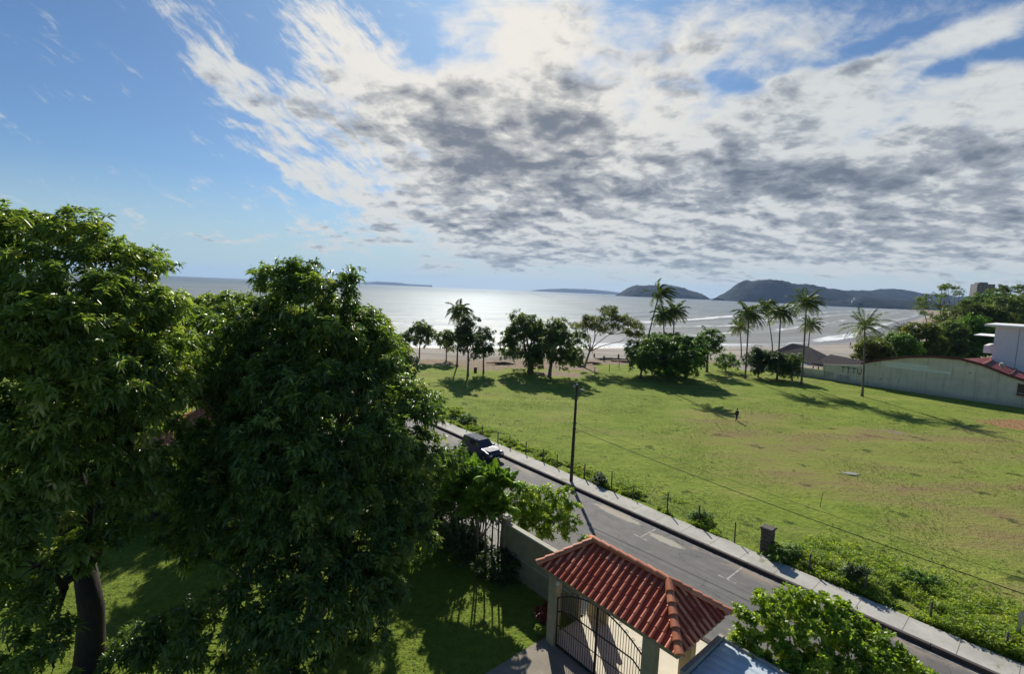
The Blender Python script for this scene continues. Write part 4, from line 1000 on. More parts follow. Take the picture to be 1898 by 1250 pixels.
# ---------------------------------------------------------------- parked off-road car
def car():
    root = rfroot('parked_car', -37.95, 29.55, 'dark blue off-road car with pale reflecting hood parked at the kerb', 'car')
    L, Wd = 2.42, .90
    # side profile (x, z) of lower body, front = +x
    prof = [(-2.42, .55), (-2.44, .95), (-2.40, 1.12), (-1.2, 1.13), (0.0, 1.13), (.92, 1.12), (1.5, 1.08), (2.22, 1.00), (2.38, .90), (2.42, .62), (2.36, .42), (1.96, .40)]
    def arch(cx): return [(cx + .45 * math.cos(a), .40 + .45 * math.sin(a)) for a in [PI * q / 8 for q in range(9)]]
    prof += arch(1.47) + [(.9, .36), (-.9, .36)] + arch(-1.5) + [(-2.3, .42)]
    mb = MB(); k = len(prof)
    secs = [(-Wd, 0.0, 1), (-Wd + .05, 0.015, 1), (Wd - .05, .015, 1), (Wd, 0, 1)]
    bm = bmesh.new(); rings = []
    for (y, inset, q) in [(-Wd, .0, 0), (-Wd + .07, .03, 0), (Wd - .07, .03, 0), (Wd, 0, 0)]:
        rings.append([bm.verts.new((x, y, z + (inset if z > 1.0 else 0))) for x, z in prof])
    for a, b in zip(rings, rings[1:]):
        for i in range(k): bm.faces.new((a[i], a[(i + 1) % k], b[(i + 1) % k], b[i]))
    bm.faces.new(rings[0][::-1]); bm.faces.new(rings[-1])
    bmesh.ops.recalc_face_normals(bm, faces=bm.faces); bmesh.ops.triangulate(bm, faces=[f for f in bm.faces if len(f.verts) > 4])
    me = bpy.data.meshes.new('body'); bm.to_mesh(me); bm.free(); body = link('body', me, M['carpaint'], root)
    # cabin
    lo = [(-2.36, -.84), (.86, -.84), (.86, .84), (-2.36, .84)]; hi = [(-2.22, -.70), (.22, -.70), (.22, .70), (-2.22, .70)]
    mb = MB(); vs = [(x, y, 1.145) for x, y in lo] + [(x, y, 1.72) for x, y in hi]
    mb.add(vs, [(0, 1, 5, 4), (1, 2, 6, 5), (2, 3, 7, 6), (3, 0, 4, 7), (3, 2, 1, 0)]); cab = mb.build('cabin', M['carpaint'], root)
    mb = MB(); mb.box(-2.26, .26, -.72, .72, 1.722, 1.79, bev=.05); mb.build('roof', M['car_roof'], root)
    for x in (-1.6, -.9, -.2):
        mb = MB(); mb.box(x, x + .06, -.60, .60, 1.865, 1.90); mb.build('roof_bar', M['rubber'], root)
    # windows set 4 mm proud of the cabin faces
    def q4(a, b, c, d, u0, u1, v0, v1, off):
        a, b, c, d = map(Vector, (a, b, c, d)); n_ = (b - a).cross(d - a).normalized() * off
        P = lambda u, v: (a.lerp(b, u)).lerp(d.lerp(c, u), v) + n_
        mb = MB(); mb.add([P(u0, v0), P(u1, v0), P(u1, v1), P(u0, v1)], [(0, 1, 2, 3)]); return mb
    q4(vs[1], vs[2], vs[6], vs[5], .07, .93, .1, .93, .006).build('windscreen', M['glass'], root)
    q4(vs[3], vs[0], vs[4], vs[7], .1, .9, .2, .9, .006).build('rear_window', M['glass'], root)
    for (a, b, c, d) in ((0, 1, 5, 4), (2, 3, 7, 6)):
        fl = a == 2
        for (u0, u1) in ((.05, .30), (.33, .62), (.65, .93)):
            if fl: u0, u1 = 1 - u1, 1 - u0
            q4(vs[a], vs[b], vs[c], vs[d], u0, u1, .15, .88, .006).build('side_window', M['glass'], root)
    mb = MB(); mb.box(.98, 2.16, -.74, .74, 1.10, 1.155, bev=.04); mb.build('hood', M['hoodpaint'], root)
    mb = MB(); mb.box(2.40, 2.56, -.88, .88, .44, .66, bev=.04); mb.build('bumper', M['rubber'], root)
    mb = MB(); mb.box(-2.58, -2.43, -.88, .88, .44, .66, bev=.04); mb.build('bumper', M['rubber'], root)
    mb = MB(); mb.box(2.402, 2.44, -.50, .50, .70, .90, bev=.01); mb.build('grille', M['rubber'], root)
    for s in (-1, 1):
        mb = MB(); y = s * .68; mb.box(2.385, 2.43, y - .14, y + .14, .72, .90, bev=.02); mb.build('headlight', M['lamp_glass'], root)
        mb = MB(); y = s * .86; mb.box(2.30, 2.42, min(y, y + s * .05), max(y, y + s * .05), .72, .84); mb.build('indicator', M['orange_glass'], root)
        mb = MB(); mb.box(-2.455, -2.425, s * .80 - .08, s * .80 + .08, .75, 1.05); mb.build('tail_light', M['red_glass'], root)
        mb = MB(); y = s * .98; mb.box(.72, .82, y - .12, y + .10, 1.14, 1.30, bev=.03); mb.build('mirror', M['carpaint'], root)
        mb = MB(); mb.tube([(-2.0, s * .6, 1.80), (-1.9, s * .6, 1.86), (0, s * .6, 1.86), (.1, s * .6, 1.80)], .02, 6); mb.build('roof_rail', M['rubber'], root)
        for cx in (1.47, -1.5):
            w_ = empty('wheel', (cx, s * .80, .385)); w_.parent = root
            mb = MB(); mb.tube([(0, -.12, 0), (0, -.10, 0), (0, .10, 0), (0, .12, 0)], [.34, .385, .385, .34], 22); mb.build('tyre', M['rubber'], w_, True)
            mb = MB(); mb.tube([(0, s * .10, 0), (0, s * .128, 0)], [.22, .20], 14); mb.build('rim', M['chrome'], w_)
    mb = MB(); mb.box(2.56, 2.575, -.22, .22, .48, .60); mb.build('number_plate', M['white_paint'], root)
    return root
car()

# ---------------------------------------------------------------- field person, picnic table, drum, beach bits
def skin_person(name, loc, rz, joints, edges, radii, label, cloth, heads):
    root = empty(name, loc, rz, label, 'person')
    me = bpy.data.meshes.new('body'); me.from_pydata(joints, edges, []); o = link('body', me, cloth, root)
    md = o.modifiers.new('skin', 'SKIN')
    for i, r in enumerate(radii): me.skin_vertices[0].data[i].radius = (r, r)
    me.skin_vertices[0].data[0].use_root = True
    o.modifiers.new('sub', 'SUBSURF').levels = 1; o.modifiers['sub'].render_levels = 2
    return root, o
def person(name, loc, rz, label, shirt, legs, stride=.28):
    # one continuous body, walking; clothing as children shells
    J = [(0, 0, .95), (0, 0, 1.15), (0, 0, 1.40), (0, 0, 1.50), (.02, 0, 1.60), (.03, 0, 1.72),
         (.05, .10, .92), (stride * .55, .11, .50), (stride * .9, .11, .08), (stride * 1.2, .11, .04),
         (-.02, -.10, .92), (-stride * .3, -.11, .50), (-stride, -.11, .10), (-stride * .7, -.11, .04),
         (0, .19, 1.42), (-.06, .24, 1.15), (.02, .25, .92), (.05, .25, .84),
         (0, -.19, 1.42), (.07, -.24, 1.15), (.18, -.25, .94), (.22, -.25, .87)]
    Eg = [(0, 1), (1, 2), (2, 3), (3, 4), (4, 5), (0, 6), (6, 7), (7, 8), (8, 9), (0, 10), (10, 11), (11, 12), (12, 13), (2, 14), (14, 15), (15, 16), (16, 17), (2, 18), (18, 19), (19, 20), (20, 21)]
    R_ = [.14, .135, .15, .06, .085, .08, .09, .06, .04, .035, .09, .06, .04, .035, .055, .04, .03, .028, .055, .04, .03, .028]
    root, o = skin_person(name, loc, rz, J, Eg, R_, label, M['skin'], None)
    for part, idx, mat, gr in (('shirt', [0, 1, 2, 14, 15, 18, 19], shirt, .018), ('trousers', [0, 6, 7, 8, 10, 11, 12], legs, .02)):
        mp = {q: i for i, q in enumerate(idx)}; v = [J[q] for q in idx]; e = [(mp[a], mp[b]) for a, b in Eg if a in mp and b in mp]
        me = bpy.data.meshes.new(part); me.from_pydata(v, e, []); c = link(part, me, mat, root); c.modifiers.new('skin', 'SKIN')
        for i, q in enumerate(idx): me.skin_vertices[0].data[i].radius = (R_[q] + gr,) * 2
        me.skin_vertices[0].data[0].use_root = True
        s_ = c.modifiers.new('sub', 'SUBSURF'); s_.render_levels = 1
    mb = MB(); c = Vector((.02, 0, 1.70)); mb.tube([c + Vector((0, 0, -.04)), c + Vector((0, 0, .04)), c + Vector((0, 0, .09)), c + Vector((0, 0, .12))], [.100, .102, .075, .02], 10); mb.build('hair', M['cloth_dark'], root, True)
    mb = MB(); mb.box(.095, .125, -.012, .012, 1.64, 1.68); mb.build('nose', M['skin'], root)
    return root
person('person', G(1365, 781), math.radians(200), 'person in dark clothes walking alone across the open field', M['cloth_dark'], M['cloth_dark'])
person('person', G(1576, 642, -2.0), math.radians(90), 'tiny figure in dark clothes on the sand left of the yellowish tree', M['cloth_dark'], M['cloth_dark'], .15)
person('person', G(1119, 672, -.3), math.radians(90), 'person in dark clothes standing on sand right of the umbrella tree trunk', M['cloth_blue'], M['cloth_dark'], .12)

person('person', G(1146, 668, -.6), math.radians(60), 'small standing figure on the sand left of the round green tree', M['cloth_blue'], M['cloth_dark'], .12)
person('person', G(1101, 667, -.6), math.radians(120), 'small figure on the sand seen through the umbrella tree limbs', M['cloth_dark'], M['cloth_blue'], .15)
pt = empty('picnic_table', G(962, 692), math.radians(15), 'dark red-brown picnic table in the shade of the broad tree', 'picnic table')
mb = MB(); [mb.box(-1.5, 1.5, -.4 + .2 * i, -.4 + .2 * i + .18, .72, .77) for i in range(4)]; mb.build('tabletop', M['rust'], pt)
for s in (-1, 1):
    mb = MB(); mb.box(-1.5, 1.5, s * .78 - .14, s * .78 + .14, .42, .46); mb.build('seat', M['rust'], pt)
    mb = MB(); x = s * 1.1; mb.tube([(x, -.75, 0), (x, -.3, .7)], .06, 6); mb.tube([(x, .75, 0), (x, .3, .7)], .06, 6); mb.tube([(x, -.85, .38), (x, .85, .38)], .05, 6); mb.build('leg', M['rust'], pt)
dr = empty('litter_barrel', G(881, 690), 0, 'dark litter barrel on the dirt between the two narrow dark trees', 'barrel')
mb = MB(); mb.tube([(0, 0, 0), (0, 0, .3), (0, 0, .32), (0, 0, .34), (0, 0, .62), (0, 0, .64), (0, 0, .95)], [.32, .32, .34, .32, .32, .34, .32], 14, cap=False); mb.build('drum', M['rust'], dr, True)
mb = MB(); mb.tube([(0, 0, .93), (0, 0, .98)], [.34, .34], 14); mb.build('rim', M['rubber'], dr)

# dark box-like car at the beach edge, seen from behind
vn = empty('parked_van', G(1071, 676), math.radians(95), 'small dark van parked on the sand left of the umbrella tree', 'van')
mb = MB(); mb.box(-2.1, 2.1, -.85, .85, .35, 1.05, bev=.08); mb.box(-2.05, 1.2, -.8, .8, 1.052, 1.9, bev=.12); mb.build('body', M['cloth_dark'], vn)
for s in (-1, 1):
    for cx in (-1.3, 1.3):
        mb = MB(); mb.tube([(cx, s * .86 - .1, .33), (cx, s * .86 + .1 - .06, .33)], .33, 14); mb.build('wheel', M['rubber'], vn)
mb = MB(); mb.box(-2.115, -2.10, -.6, .6, 1.2, 1.65); mb.box(-2.062, -2.053, -.62, .62, 1.25, 1.7); mb.build('rear_window', M['glass'], vn)

# beach shelters and logs
for i, (px, py, lab) in enumerate([(1098, 655, 'thin post standing in the sand behind the umbrella tree'), (1147, 683, 'dark post on the field edge right of the umbrella tree'), (1102, 692, 'short fence stake left of the bush shadow'), (1129, 690, 'short stake on the grass near the sand')]):
    b = G(px, py, 0); mb = MB(); mb.tube([(b.x, b.y, -.2), (b.x + .03, b.y, 1.3 + .3 * (i % 2))], .07, 6); tag(mb.build('stake', M['oldwood']), lab, 'stake', 'stakes along the seaward edge of the field')
for i, (px, py, w_) in enumerate([(1130, 668, 5.5), (1160, 672, 7), (935, 676, 5), (1100, 676, 3)]):
    b = G(px, py, 0); b.z = float(hgt(b.x, b.y))
    lab = ['brown driftwood pile behind the umbrella tree', 'long dark driftwood trunk right of the umbrella tree', 'low brown brush pile left of the broad shade tree', 'small driftwood heap at the umbrella tree foot'][i]
    mb = MB(); rg = random.Random(i)
    for q in range(7):
        a = rg.uniform(-.3, .3); l = w_ * rg.uniform(.25, .5); c = b + Vector((rg.uniform(-.4, .4) * w_, rg.uniform(-.6, .6), rg.uniform(.1, .4)))
        mb.tube([c - Vector((math.cos(a) * l, math.sin(a) * l, .05)), c + Vector((0, 0, .08)), c + Vector((math.cos(a) * l, math.sin(a) * l, 0))], [.10, .13, .06], 6)
    tag(mb.build('driftwood', M['oldwood']), lab, 'driftwood', 'driftwood on the beach')
db = MB(); c = G(1577, 880); db.add([c + Vector((-.9, .1, .10)), c + Vector((-.1, .3, .16)), c + Vector((.9, -.05, .12)), c + Vector((.2, -.3, .06)), c + Vector((-.9, .1, .04)), c + Vector((.2, -.3, .02)), c + Vector((.9, -.05, .03))], [(0, 1, 2, 3), (0, 3, 5, 4), (3, 2, 6, 5)])
tag(db.build('debris_sheet', M['debris']), 'pale scrap sheet lying in the grass of the field', 'debris')
dead = MB(); c = G(1520, 940); dead.tube([c, c + Vector((.05, 0, .7)), c + Vector((.12, 0, 1.25))], [.03, .02, .01], 5); dead.tube([c + Vector((.05, 0, .7)), c + Vector((-.25, 0, 1.2))], [.015, .006], 4); dead.tube([c + Vector((.08, 0, .95)), c + Vector((.4, .1, 1.3))], [.012, .006], 4)
tag(dead.build('dead_sapling', M['oldwood']), 'thin bare dead sapling standing in the dry field', 'sapling')
# pale curved palm sheath hanging at the right edge
c = RF(-.35, 33.9, 0); mb = MB(); 
pts = [(1.0, 0, 2.75), (.55, 0, 2.55), (.22, 0, 2.15), (.05, 0, 1.6), (-.15, 0, 1.1), (-.55, 0, .75)]
sh = empty('dry_palm_leaf', G(1886, 1188), 0, 'pale curved dry palm leaf arching at the right edge of the weeds', 'palm leaf')
vs = []
for i, (x, y, z) in enumerate([(.50, .1, 1.75), (.22, 0, 1.62), (-.02, 0, 1.42), (.02, 0, 1.10), (.0, 0, .80), (-.10, 0, .50), (-.30, 0, .22)]):
    w_ = (.10, .16, .19, .17, .13, .08, .02)[i]; vs += [(x - w_, y, z + .04), (x, y - .05, z), (x + w_, y, z - .04)]
mb.add(vs, [q for i in range(6) for q in ((3 * i, 3 * i + 1, 3 * i + 4, 3 * i + 3), (3 * i + 1, 3 * i + 2, 3 * i + 5, 3 * i + 4))]); mb.build('sheath', M['straw'], sh)
mb = MB(); mb.tube([(0.02, 0, -.1), (.05, 0, .8), (.12, 0, 1.4)], [.03, .025, .015], 5); mb.build('stalk', M['oldwood'], sh)

# ---------------------------------------------------------------- buildings on the right
LB = rfroot('gabled_building', -16, 123, 'long cream gable-walled building with dark red roof beyond the field', 'building')
prof = [(-17.5, 2.9), (-12.1, 4.5), (-9.8, 5.5), (-5, 6.9), (-1, 7.5), (2.9, 7.6), (6, 6.9), (9.5, 5.3), (13, 4.9)]
mb = MB(); n = len(prof)
pf2 = [(-12.1, 4.45), (-9.8, 5.45), (-5, 6.85), (-1, 7.45), (2.9, 7.55), (6, 6.85), (9.5, 5.45), (12.5, 4.6)]
vs = [(x, 0, -.2) for x, z in pf2] + [(x, 0, z) for x, z in pf2] + [(x, 22, -.2) for x, z in pf2] + [(x, 22, z - 3.4 * max(0, min(1, (4.5 - x) / 3.0))) for x, z in pf2]; k = len(pf2)
fs = [(i, i + 1, k + i + 1, k + i) for i in range(k - 1)] + [(2 * k + i + 1, 2 * k + i, 3 * k + i, 3 * k + i + 1) for i in range(k - 1)] + [(2 * k, 0, k, 3 * k), (k - 1, 3 * k - 1, 4 * k - 1, 2 * k - 1)]
mb.add(vs, fs); mb.build('wall', M['oldwall'], LB)
mb = MB()
rp = [(-12.4, 4.5)] + pf2[1:-1] + [(13.4, 4.35)]
vs = []
bd = lambda x: 3.4 * max(0, min(1, (4.5 - x) / 3.0))
for x, z in rp: vs += [(x, -.35, z + .06), (x, 22.3, z + .06 - bd(x)), (x, 22.3, z + .22 - bd(x)), (x, -.35, z + .22)]
fs = []
for i in range(len(rp) - 1):
    b = 4 * i
    fs += [(b + j, b + 4 + j, b + 4 + (j + 1) % 4, b + (j + 1) % 4) for j in range(4)]
fs += [(0, 1, 2, 3), tuple(4 * (len(rp) - 1) + j for j in (3, 2, 1, 0))]
mb.add(vs, fs); rf_ = mb.build('roof', M['redroof'], LB)
mb = MB()
for i in range(len(rp) - 1):
    (x0, z0), (x1, z1) = rp[i], rp[i + 1]; mb.add([(x0, -.40, z0 - .18), (x1, -.40, z1 - .18), (x1, -.40, z1 + .26), (x0, -.40, z0 + .26), (x0, -.353, z0 - .18), (x1, -.353, z1 - .18), (x1, -.353, z1 + .26), (x0, -.353, z0 + .26)], [(0, 1, 2, 3), (7, 6, 5, 4), (3, 2, 6, 7), (0, 4, 5, 1)])
mb.build('fascia', M['redtrim'], LB)
mb = MB()
for x, z in [(6.2, 6.9), (9.6, 5.5)]: mb.box(x, x + .25, .1, 21.9, z + .15, z + .30)
mb.build('roof_seam', M['redtrim'], rf_)
mb = MB(); mb.tube([(8.2, 5, 6.0), (8.2, 5, 6.6), (8.2, 5, 6.62), (8.2, 5, 7.1), (8.2, 5, 7.3)], [.2, .2, .42, .42, .1], 12); mb.build('roof_vent', M['wall_cap'], LB)
mb = MB(); mb.box(-9, -1.5, -.012, 0, 5.0, 5.6); mb.box(-8.4, 1.8, -.010, 0, 4.45, 4.9); mb.build('repainted_patch', M['patchwall'], LB)
wn = MB(); wn.box(10.9, 12.4, -.03, 0, 2.6, 4.2); wf = wn.build('window', M['darkwin'], LB)
mb = MB(); mb.box(10.75, 10.9, -.08, -.002, 2.5, 4.3); mb.box(11.55, 11.7, -.08, -.032, 2.6, 4.2); mb.box(10.75, 12.5, -.7, -.002, 2.2, 2.48); mb.build('frame', M['redtrim'], wf)

LW = rfroot('low_wall', -36, 123, 'low weathered wall with painted letters left of the gabled building', 'wall')
mb = MB(); vs = []
pw = [(-12, 1.7), (-6, 1.9), (.6, 2.0), (.62, 3.3), (7.85, 4.1)]
vs = [(x, 0, -.2) for x, z in pw] + [(x, 0, z) for x, z in pw] + [(x, .25, -.2) for x, z in pw] + [(x, .25, z) for x, z in pw]; k = len(pw)
mb.add(vs, [(i, i + 1, k + i + 1, k + i) for i in range(k - 1)] + [(2 * k + i + 1, 2 * k + i, 3 * k + i, 3 * k + i + 1) for i in range(k - 1)] + [(k + i, k + i + 1, 3 * k + i + 1, 3 * k + i) for i in range(k - 1)] + [(0, k, 3 * k, 2 * k), (k - 1, 3 * k - 1, 4 * k - 1, 2 * k - 1)])
mb.build('wall', M['oldwall'], LW)
# spray painted letters: strokes are thin boxes 3 cm proud of the wall
def letters(parent, text, x0, z0, h, wch, mat, th=.1):
    G5 = {'T': ['#####', '..#..', '..#..', '..#..', '..#..'], 'U': ['#...#', '#...#', '#...#', '#...#', '.###.'], 'V': ['#...#', '#...#', '.#.#.', '.#.#.', '..#..'], 'B': ['####.', '#...#', '####.', '#...#', '####.'],
          'M': ['#...#', '##.##', '#.#.#', '#...#', '#...#'], 'A': ['.###.', '#...#', '#####', '#...#', '#...#'], 'R': ['####.', '#...#', '####.', '#..#.', '#...#'], 'E': ['#####', '#....', '####.', '#....', '#####'], ' ': ['.....'] * 5}
    mb = MB(); px_ = wch / 6; pz = h / 5
    for ci, ch in enumerate(text):
        for r, row in enumerate(G5[ch]):
            for q, c in enumerate(row):
                if c == '#': x = x0 + ci * wch + q * px_; z = z0 + h - (r + 1) * pz; mb.box(x, x + px_ * .98, -.016 - .001 * ((q + r) % 2), -.001, z, z + pz * .98)
    return mb.build('lettering', mat, parent)
letters(LW, 'TTTU', 4.0, 2.1, 1.3, 1.0, M['graffiti'])
letters(LW, 'BBM', .9, .7, 1.1, .62, M['graffiti_faded']); letters(LW, 'UBMA', 3.4, .55, 1.0, .62, M['graffiti_faded'])

th = rfroot('thatched_shelter', -44.5, 135, 'dark hipped thatched shelter behind the palms and low wall', 'shelter')
mb = MB(); mb.add([(-7, -5, 2.4), (7, -5, 2.4), (7, 7, 2.4), (-7, 7, 2.4), (-1.8, 0, 6.3), (1.8, 0, 6.0)], [(0, 1, 5, 4), (1, 2, 5), (2, 3, 4, 5), (3, 0, 4), (3, 2, 1, 0)]); mb.build('roof', M['thatch'], th)
mb = MB(); mb.add([(4, -6, 1.9), (22, -6, 1.9), (22, 6, 1.9), (4, 6, 1.9), (7, 0, 4.6), (20, 0, 3.2)], [(0, 1, 5, 4), (1, 2, 5), (2, 3, 4, 5), (3, 0, 4), (3, 2, 1, 0)]); mb.build('lean_to_roof', M['thatch'], th)
for x in (-6, -2, 2, 6, 12, 18):
    for y in (-4.5, 5): mb = MB(); mb.tube([(x, y, -.5), (x, y, 2.5 if x < 8 else 2.0)], .14, 7); mb.build('post', M['oldwood'], th)
pr = empty('beach_umbrella', G(1527, 682, 1.2), 0, 'white umbrella top glinting below the thatched shelter', 'umbrella')
mb = MB(); ring = [(1.5 * math.cos(q * PI / 4), 1.5 * math.sin(q * PI / 4), 1.2) for q in range(8)]; mb.add(ring + [(0, 0, 1.75), (0, 0, 1.68)], [(q, (q + 1) % 8, 8) for q in range(8)] + [((q + 1) % 8, q, 9) for q in range(8)]); mb.build('canopy', M['white_paint'], pr)
mb = MB(); mb.tube([(0, 0, -1.2), (0, 0, 1.7)], .03, 6); mb.build('pole', M['chrome'], pr)

WB = rfroot('white_building', -8, 135, 'white block building with flat overhanging roof at the right edge', 'building')
mb = MB(); mb.box(-1.9, 14, 0, 18, -.2, 13.7); mb.build('wall', M['whitewall'], WB)
mb = MB(); mb.box(-3.4, 15, -1.3, 19, 13.703, 14.1, bev=.03); mb.build('roof', M['white_paint'], WB)
mb = MB(); mb.box(-3.4, -1.903, 2.0, 12, 8.2, 9.7); mb.build('balcony', M['whitewall'], WB)
mb = MB(); [mb.box(-5.0, -1.903, 1.0, 12, z, z + .14) for z in (11.6,)]; mb.build('slab', M['whitewall'], WB)
for z in (10.2, 5.5):
    mb = MB(); mb.box(-1.94, -1.902, 3, 9, z, z + 1.3); mb.build('window', M['darkwin'], WB)
mb = MB(); mb.box(1.4, 1.5, -.03, -.002, -.2, 13.6); mb.build('downpipe', M['concrete'], WB)

tw = empty('tower_block', (at(1817, 574, 700).x, 700, 0), math.radians(-20), 'grey-brown stepped tower block on the skyline at the right', 'tower')
mb = MB(); mb.box(-11, 9, -9, 9, -1, 52.5); mb.build('wall', M['towerwall'], tw)
mb = MB(); mb.box(9.003, 17, -8.5, 8.5, -1, 37); mb.build('annex', M['towerwall'], tw)
mb = MB(); mb.box(-8, 2, -6, 6, 52.503, 55); mb.build('roof_box', M['towerwall'], tw)
for fl in range(3, 16):
    mb = MB(); z = fl * 3.3 + .6
    for q in range(5): x = -10 + q * 3.9; mb.box(x, x + 2.6, -9.06, -9.003, z, z + 1.6)
    mb.build('window', M['darkwin'], tw)
hs = []
for i, (px, py, w_, h_, D, lab) in enumerate([(1587, 558, 46, 30, 2890, 'stepped white hotel block on the headland slope'), (1574, 561, 30, 15, 2890, 'lower white hotel wing left of the stepped block'), (1636, 560, 60, 12, 2890, 'long pale building on the far shore'), (1662, 562, 46, 10, 2885, 'small pale building at the end of the far shore')]):
    p = at(px, py + 2, D); o = empty('hotel', (p.x, p.y, p.z - 12), math.radians(-15), lab, 'building', 'pale buildings on the far shore')
    mb = MB(); mb.box(-w_ / 2, w_ / 2, -8, 8, -20, h_ * .75)
    if i == 0: mb.box(-w_ * .3, w_ * .2, -9, 7, h_ * .76, h_ * 1.25)
    mb.build('wall', M['hotelwall'], o)
    mb = MB()
    for q in range(5): mb.box(-w_ / 2 + 1, w_ / 2 - 1, -8.3, -8.05, q * h_ * .14 - 2, q * h_ * .14 - .4)
    mb.build('window', M['darkwin'], o)

# hidden house behind the mango trees
hh = empty('red_roofed_house', (-25.2, 43.5, 0), math.radians(20), 'house with red tiled roof glimpsed between the mango trees', 'house')
mb = MB(); mb.box(-5, 5, -4, 4, -.1, 3.3); mb.build('wall', M['wall_olive'], hh)
mb = MB(); mb.add([(-5.8, -4.8, 3.2), (5.8, -4.8, 3.2), (5.8, 4.8, 3.2), (-5.8, 4.8, 3.2), (-2.5, 0, 5.4), (2.5, 0, 5.4)], [(0, 1, 5, 4), (1, 2, 5), (2, 3, 4, 5), (3, 0, 4), (3, 2, 1, 0)]); mb.build('roof', M['tile_cap'], hh)
for x in (-3.5, 0, 2.6): mb = MB(); mb.box(x, x + 1.2, -4.03, -4.003, 1.0, 2.2); mb.build('window', M['darkwin'], hh)

# ---------------------------------------------------------------- weeds and grass
def weeds():
    rng = np.random.RandomState(77); P = []; T = []; 
    def hfun(s, n): return mnoise.noise((s * .35, n * .5, 2.0))
    N_ = 34000
    s = rng.uniform(-58, 10, N_ * 4); n = 33.15 + np.abs(rng.normal(0, 1.0, N_ * 4)) * np.where(s > -11, 3.0, 1.25)
    out = []; hs_ = []
    for a, b in zip(s, n):
        w_ = .7 * hfun(a, b) + .35 * mnoise.noise((a * 1.3, b * 1.3, 5))
        th_ = -.38 if a > -10.6 else (-.02 if -36 < a < -20 else .06)
        if -16 < a < -11.4: th_ = .22
        if w_ > th_: out.append((a, b)); hs_.append(min(1, (w_ - th_) * 2.0) * (.62 if a > -10.6 else .5) * math.exp(-((b - 34.2) / (4.6 if a > -10.6 else 2.6)) ** 2))
        if len(out) >= N_: break
    out = np.array(out); hs_ = np.array(hs_)
    z = rng.uniform(.15, 1.0, len(out)) * hs_ * 1.25
    X = TX * out[:, 0] - TY * out[:, 1]; Y = TY * out[:, 0] + TX * out[:, 1]
    P = np.stack([X, Y, z + .02], -1); Nn = unit(np.array([0, 0, 1.]) + rng.normal(size=P.shape) * .35)
    V, F, T = rosettes(P, Nn, 6, .20, .07, .2, rng, tcl=np.clip(np.array([.5 + .55 * mnoise.noise((q[0] * .9, q[1] * .9, 7)) for q in P]) + rng.normal(0, .12, len(P)), 0, 1))
    o = link('weeds', np_mesh('weeds', V, F, T), M['weed']); tag(o, 'bright green weeds along the pavement edge of the field', kind='stuff')
    # rough tussocks over the field
    N2 = 30000
    X = []; Y = []
    while len(X) < N2:
        a = rng.uniform(-60, 12, 20000); b = 34 + 84 * rng.rand(20000) ** 1.25
        x = TX * a - TY * b; y = TY * a + TX * b
        dn = np.array([mnoise.noise((p * .12, q * .12, 9)) + .5 * mnoise.noise((p * .5, q * .5, 3)) for p, q in zip(x, y)])
        k = (dn + rng.uniform(-.35, .35, len(x)) > .12) & (y < shY(x) - 58) & (b < 121)
        X += list(x[k]); Y += list(y[k])
    X = np.array(X[:N2]); Y = np.array(Y[:N2])
    P = np.stack([X, Y, np.full(len(X), .0)], -1) + np.array([0, 0, .01])
    Nn = unit(np.array([0, 0, 1.]) + rng.normal(size=P.shape) * .25)
    V, F, T = rosettes(P, Nn, 6, .075, .035, -.1, rng, spread=.7, tcl=np.clip(rng.normal(.45, .22, len(P)), 0, 1))
    o = link('grass', np_mesh('grass', V, F, T), M['grassblade']); tag(o, 'short tussocky grass over the field', kind='stuff')
    # lawn blades inside the garden
    N3 = 16000
    x = rng.uniform(-30, 6, N3 * 2); y = rng.uniform(12, 34, N3 * 2); nn = -TY * x + TX * y; ss_ = TX * x + TY * y
    k = (nn < 18.2) & ~((ss_ > -15.7) & (nn < 18)); x = x[k][:N3]; y = y[k][:N3]
    P = np.stack([x, y, np.full(len(x), .0)], -1); Nn = unit(np.array([0, 0, 1.]) + rng.normal(size=P.shape) * .3)
    V, F, T = rosettes(P, Nn, 7, .07, .02, -.1, rng, spread=.7, tcl=np.clip(rng.normal(.7, .2, len(P)), 0, 1))
    o = link('lawn_grass', np_mesh('lawn_grass', V, F, T), M['grassblade']); tag(o, 'bright garden lawn', kind='stuff')
weeds()
for i, (px, py, R, hz_, mat, lab) in enumerate([
    (1112, 903, (.45, .45, .4), .5, 'dark', 'compact dark bush at the fence post left part of the pavement'),
    (1582, 1094, (.5, .45, .65), .75, 'dark', 'dark upright bush by the pavement right of the stone pillar'),
    (1455, 1042, (1.3, .4, .35), .42, 'ficus', 'low leafy bush directly right of the stone pillar'),
    (1300, 972, (1.0, .35, .3), .35, 'ficus', 'low strip of leaves behind the pavement left of the stone pillar'),
    (845, 772, (1.6, 1.2, .5), .5, 'weed', 'rounded mound of vines on the field beyond the parked car'),
    (865, 785, (1.5, 1.0, .4), .4, 'ficus', 'low vine mound close behind the parked car'),
    (1700, 1085, (1.3, .6, .3), .3, 'ficus', 'low green bush on the field side of the bright weeds')]):
    p = G(px, py); shrub('roadside_bush', (p.x, p.y, hz_), R, 12, .35 + .1 * (R[0] > 1), M[mat], lab, 200 + i, cat='bush', group='bushes along the pavement', sub=.2, L=.17, W=.075, stem=.02)

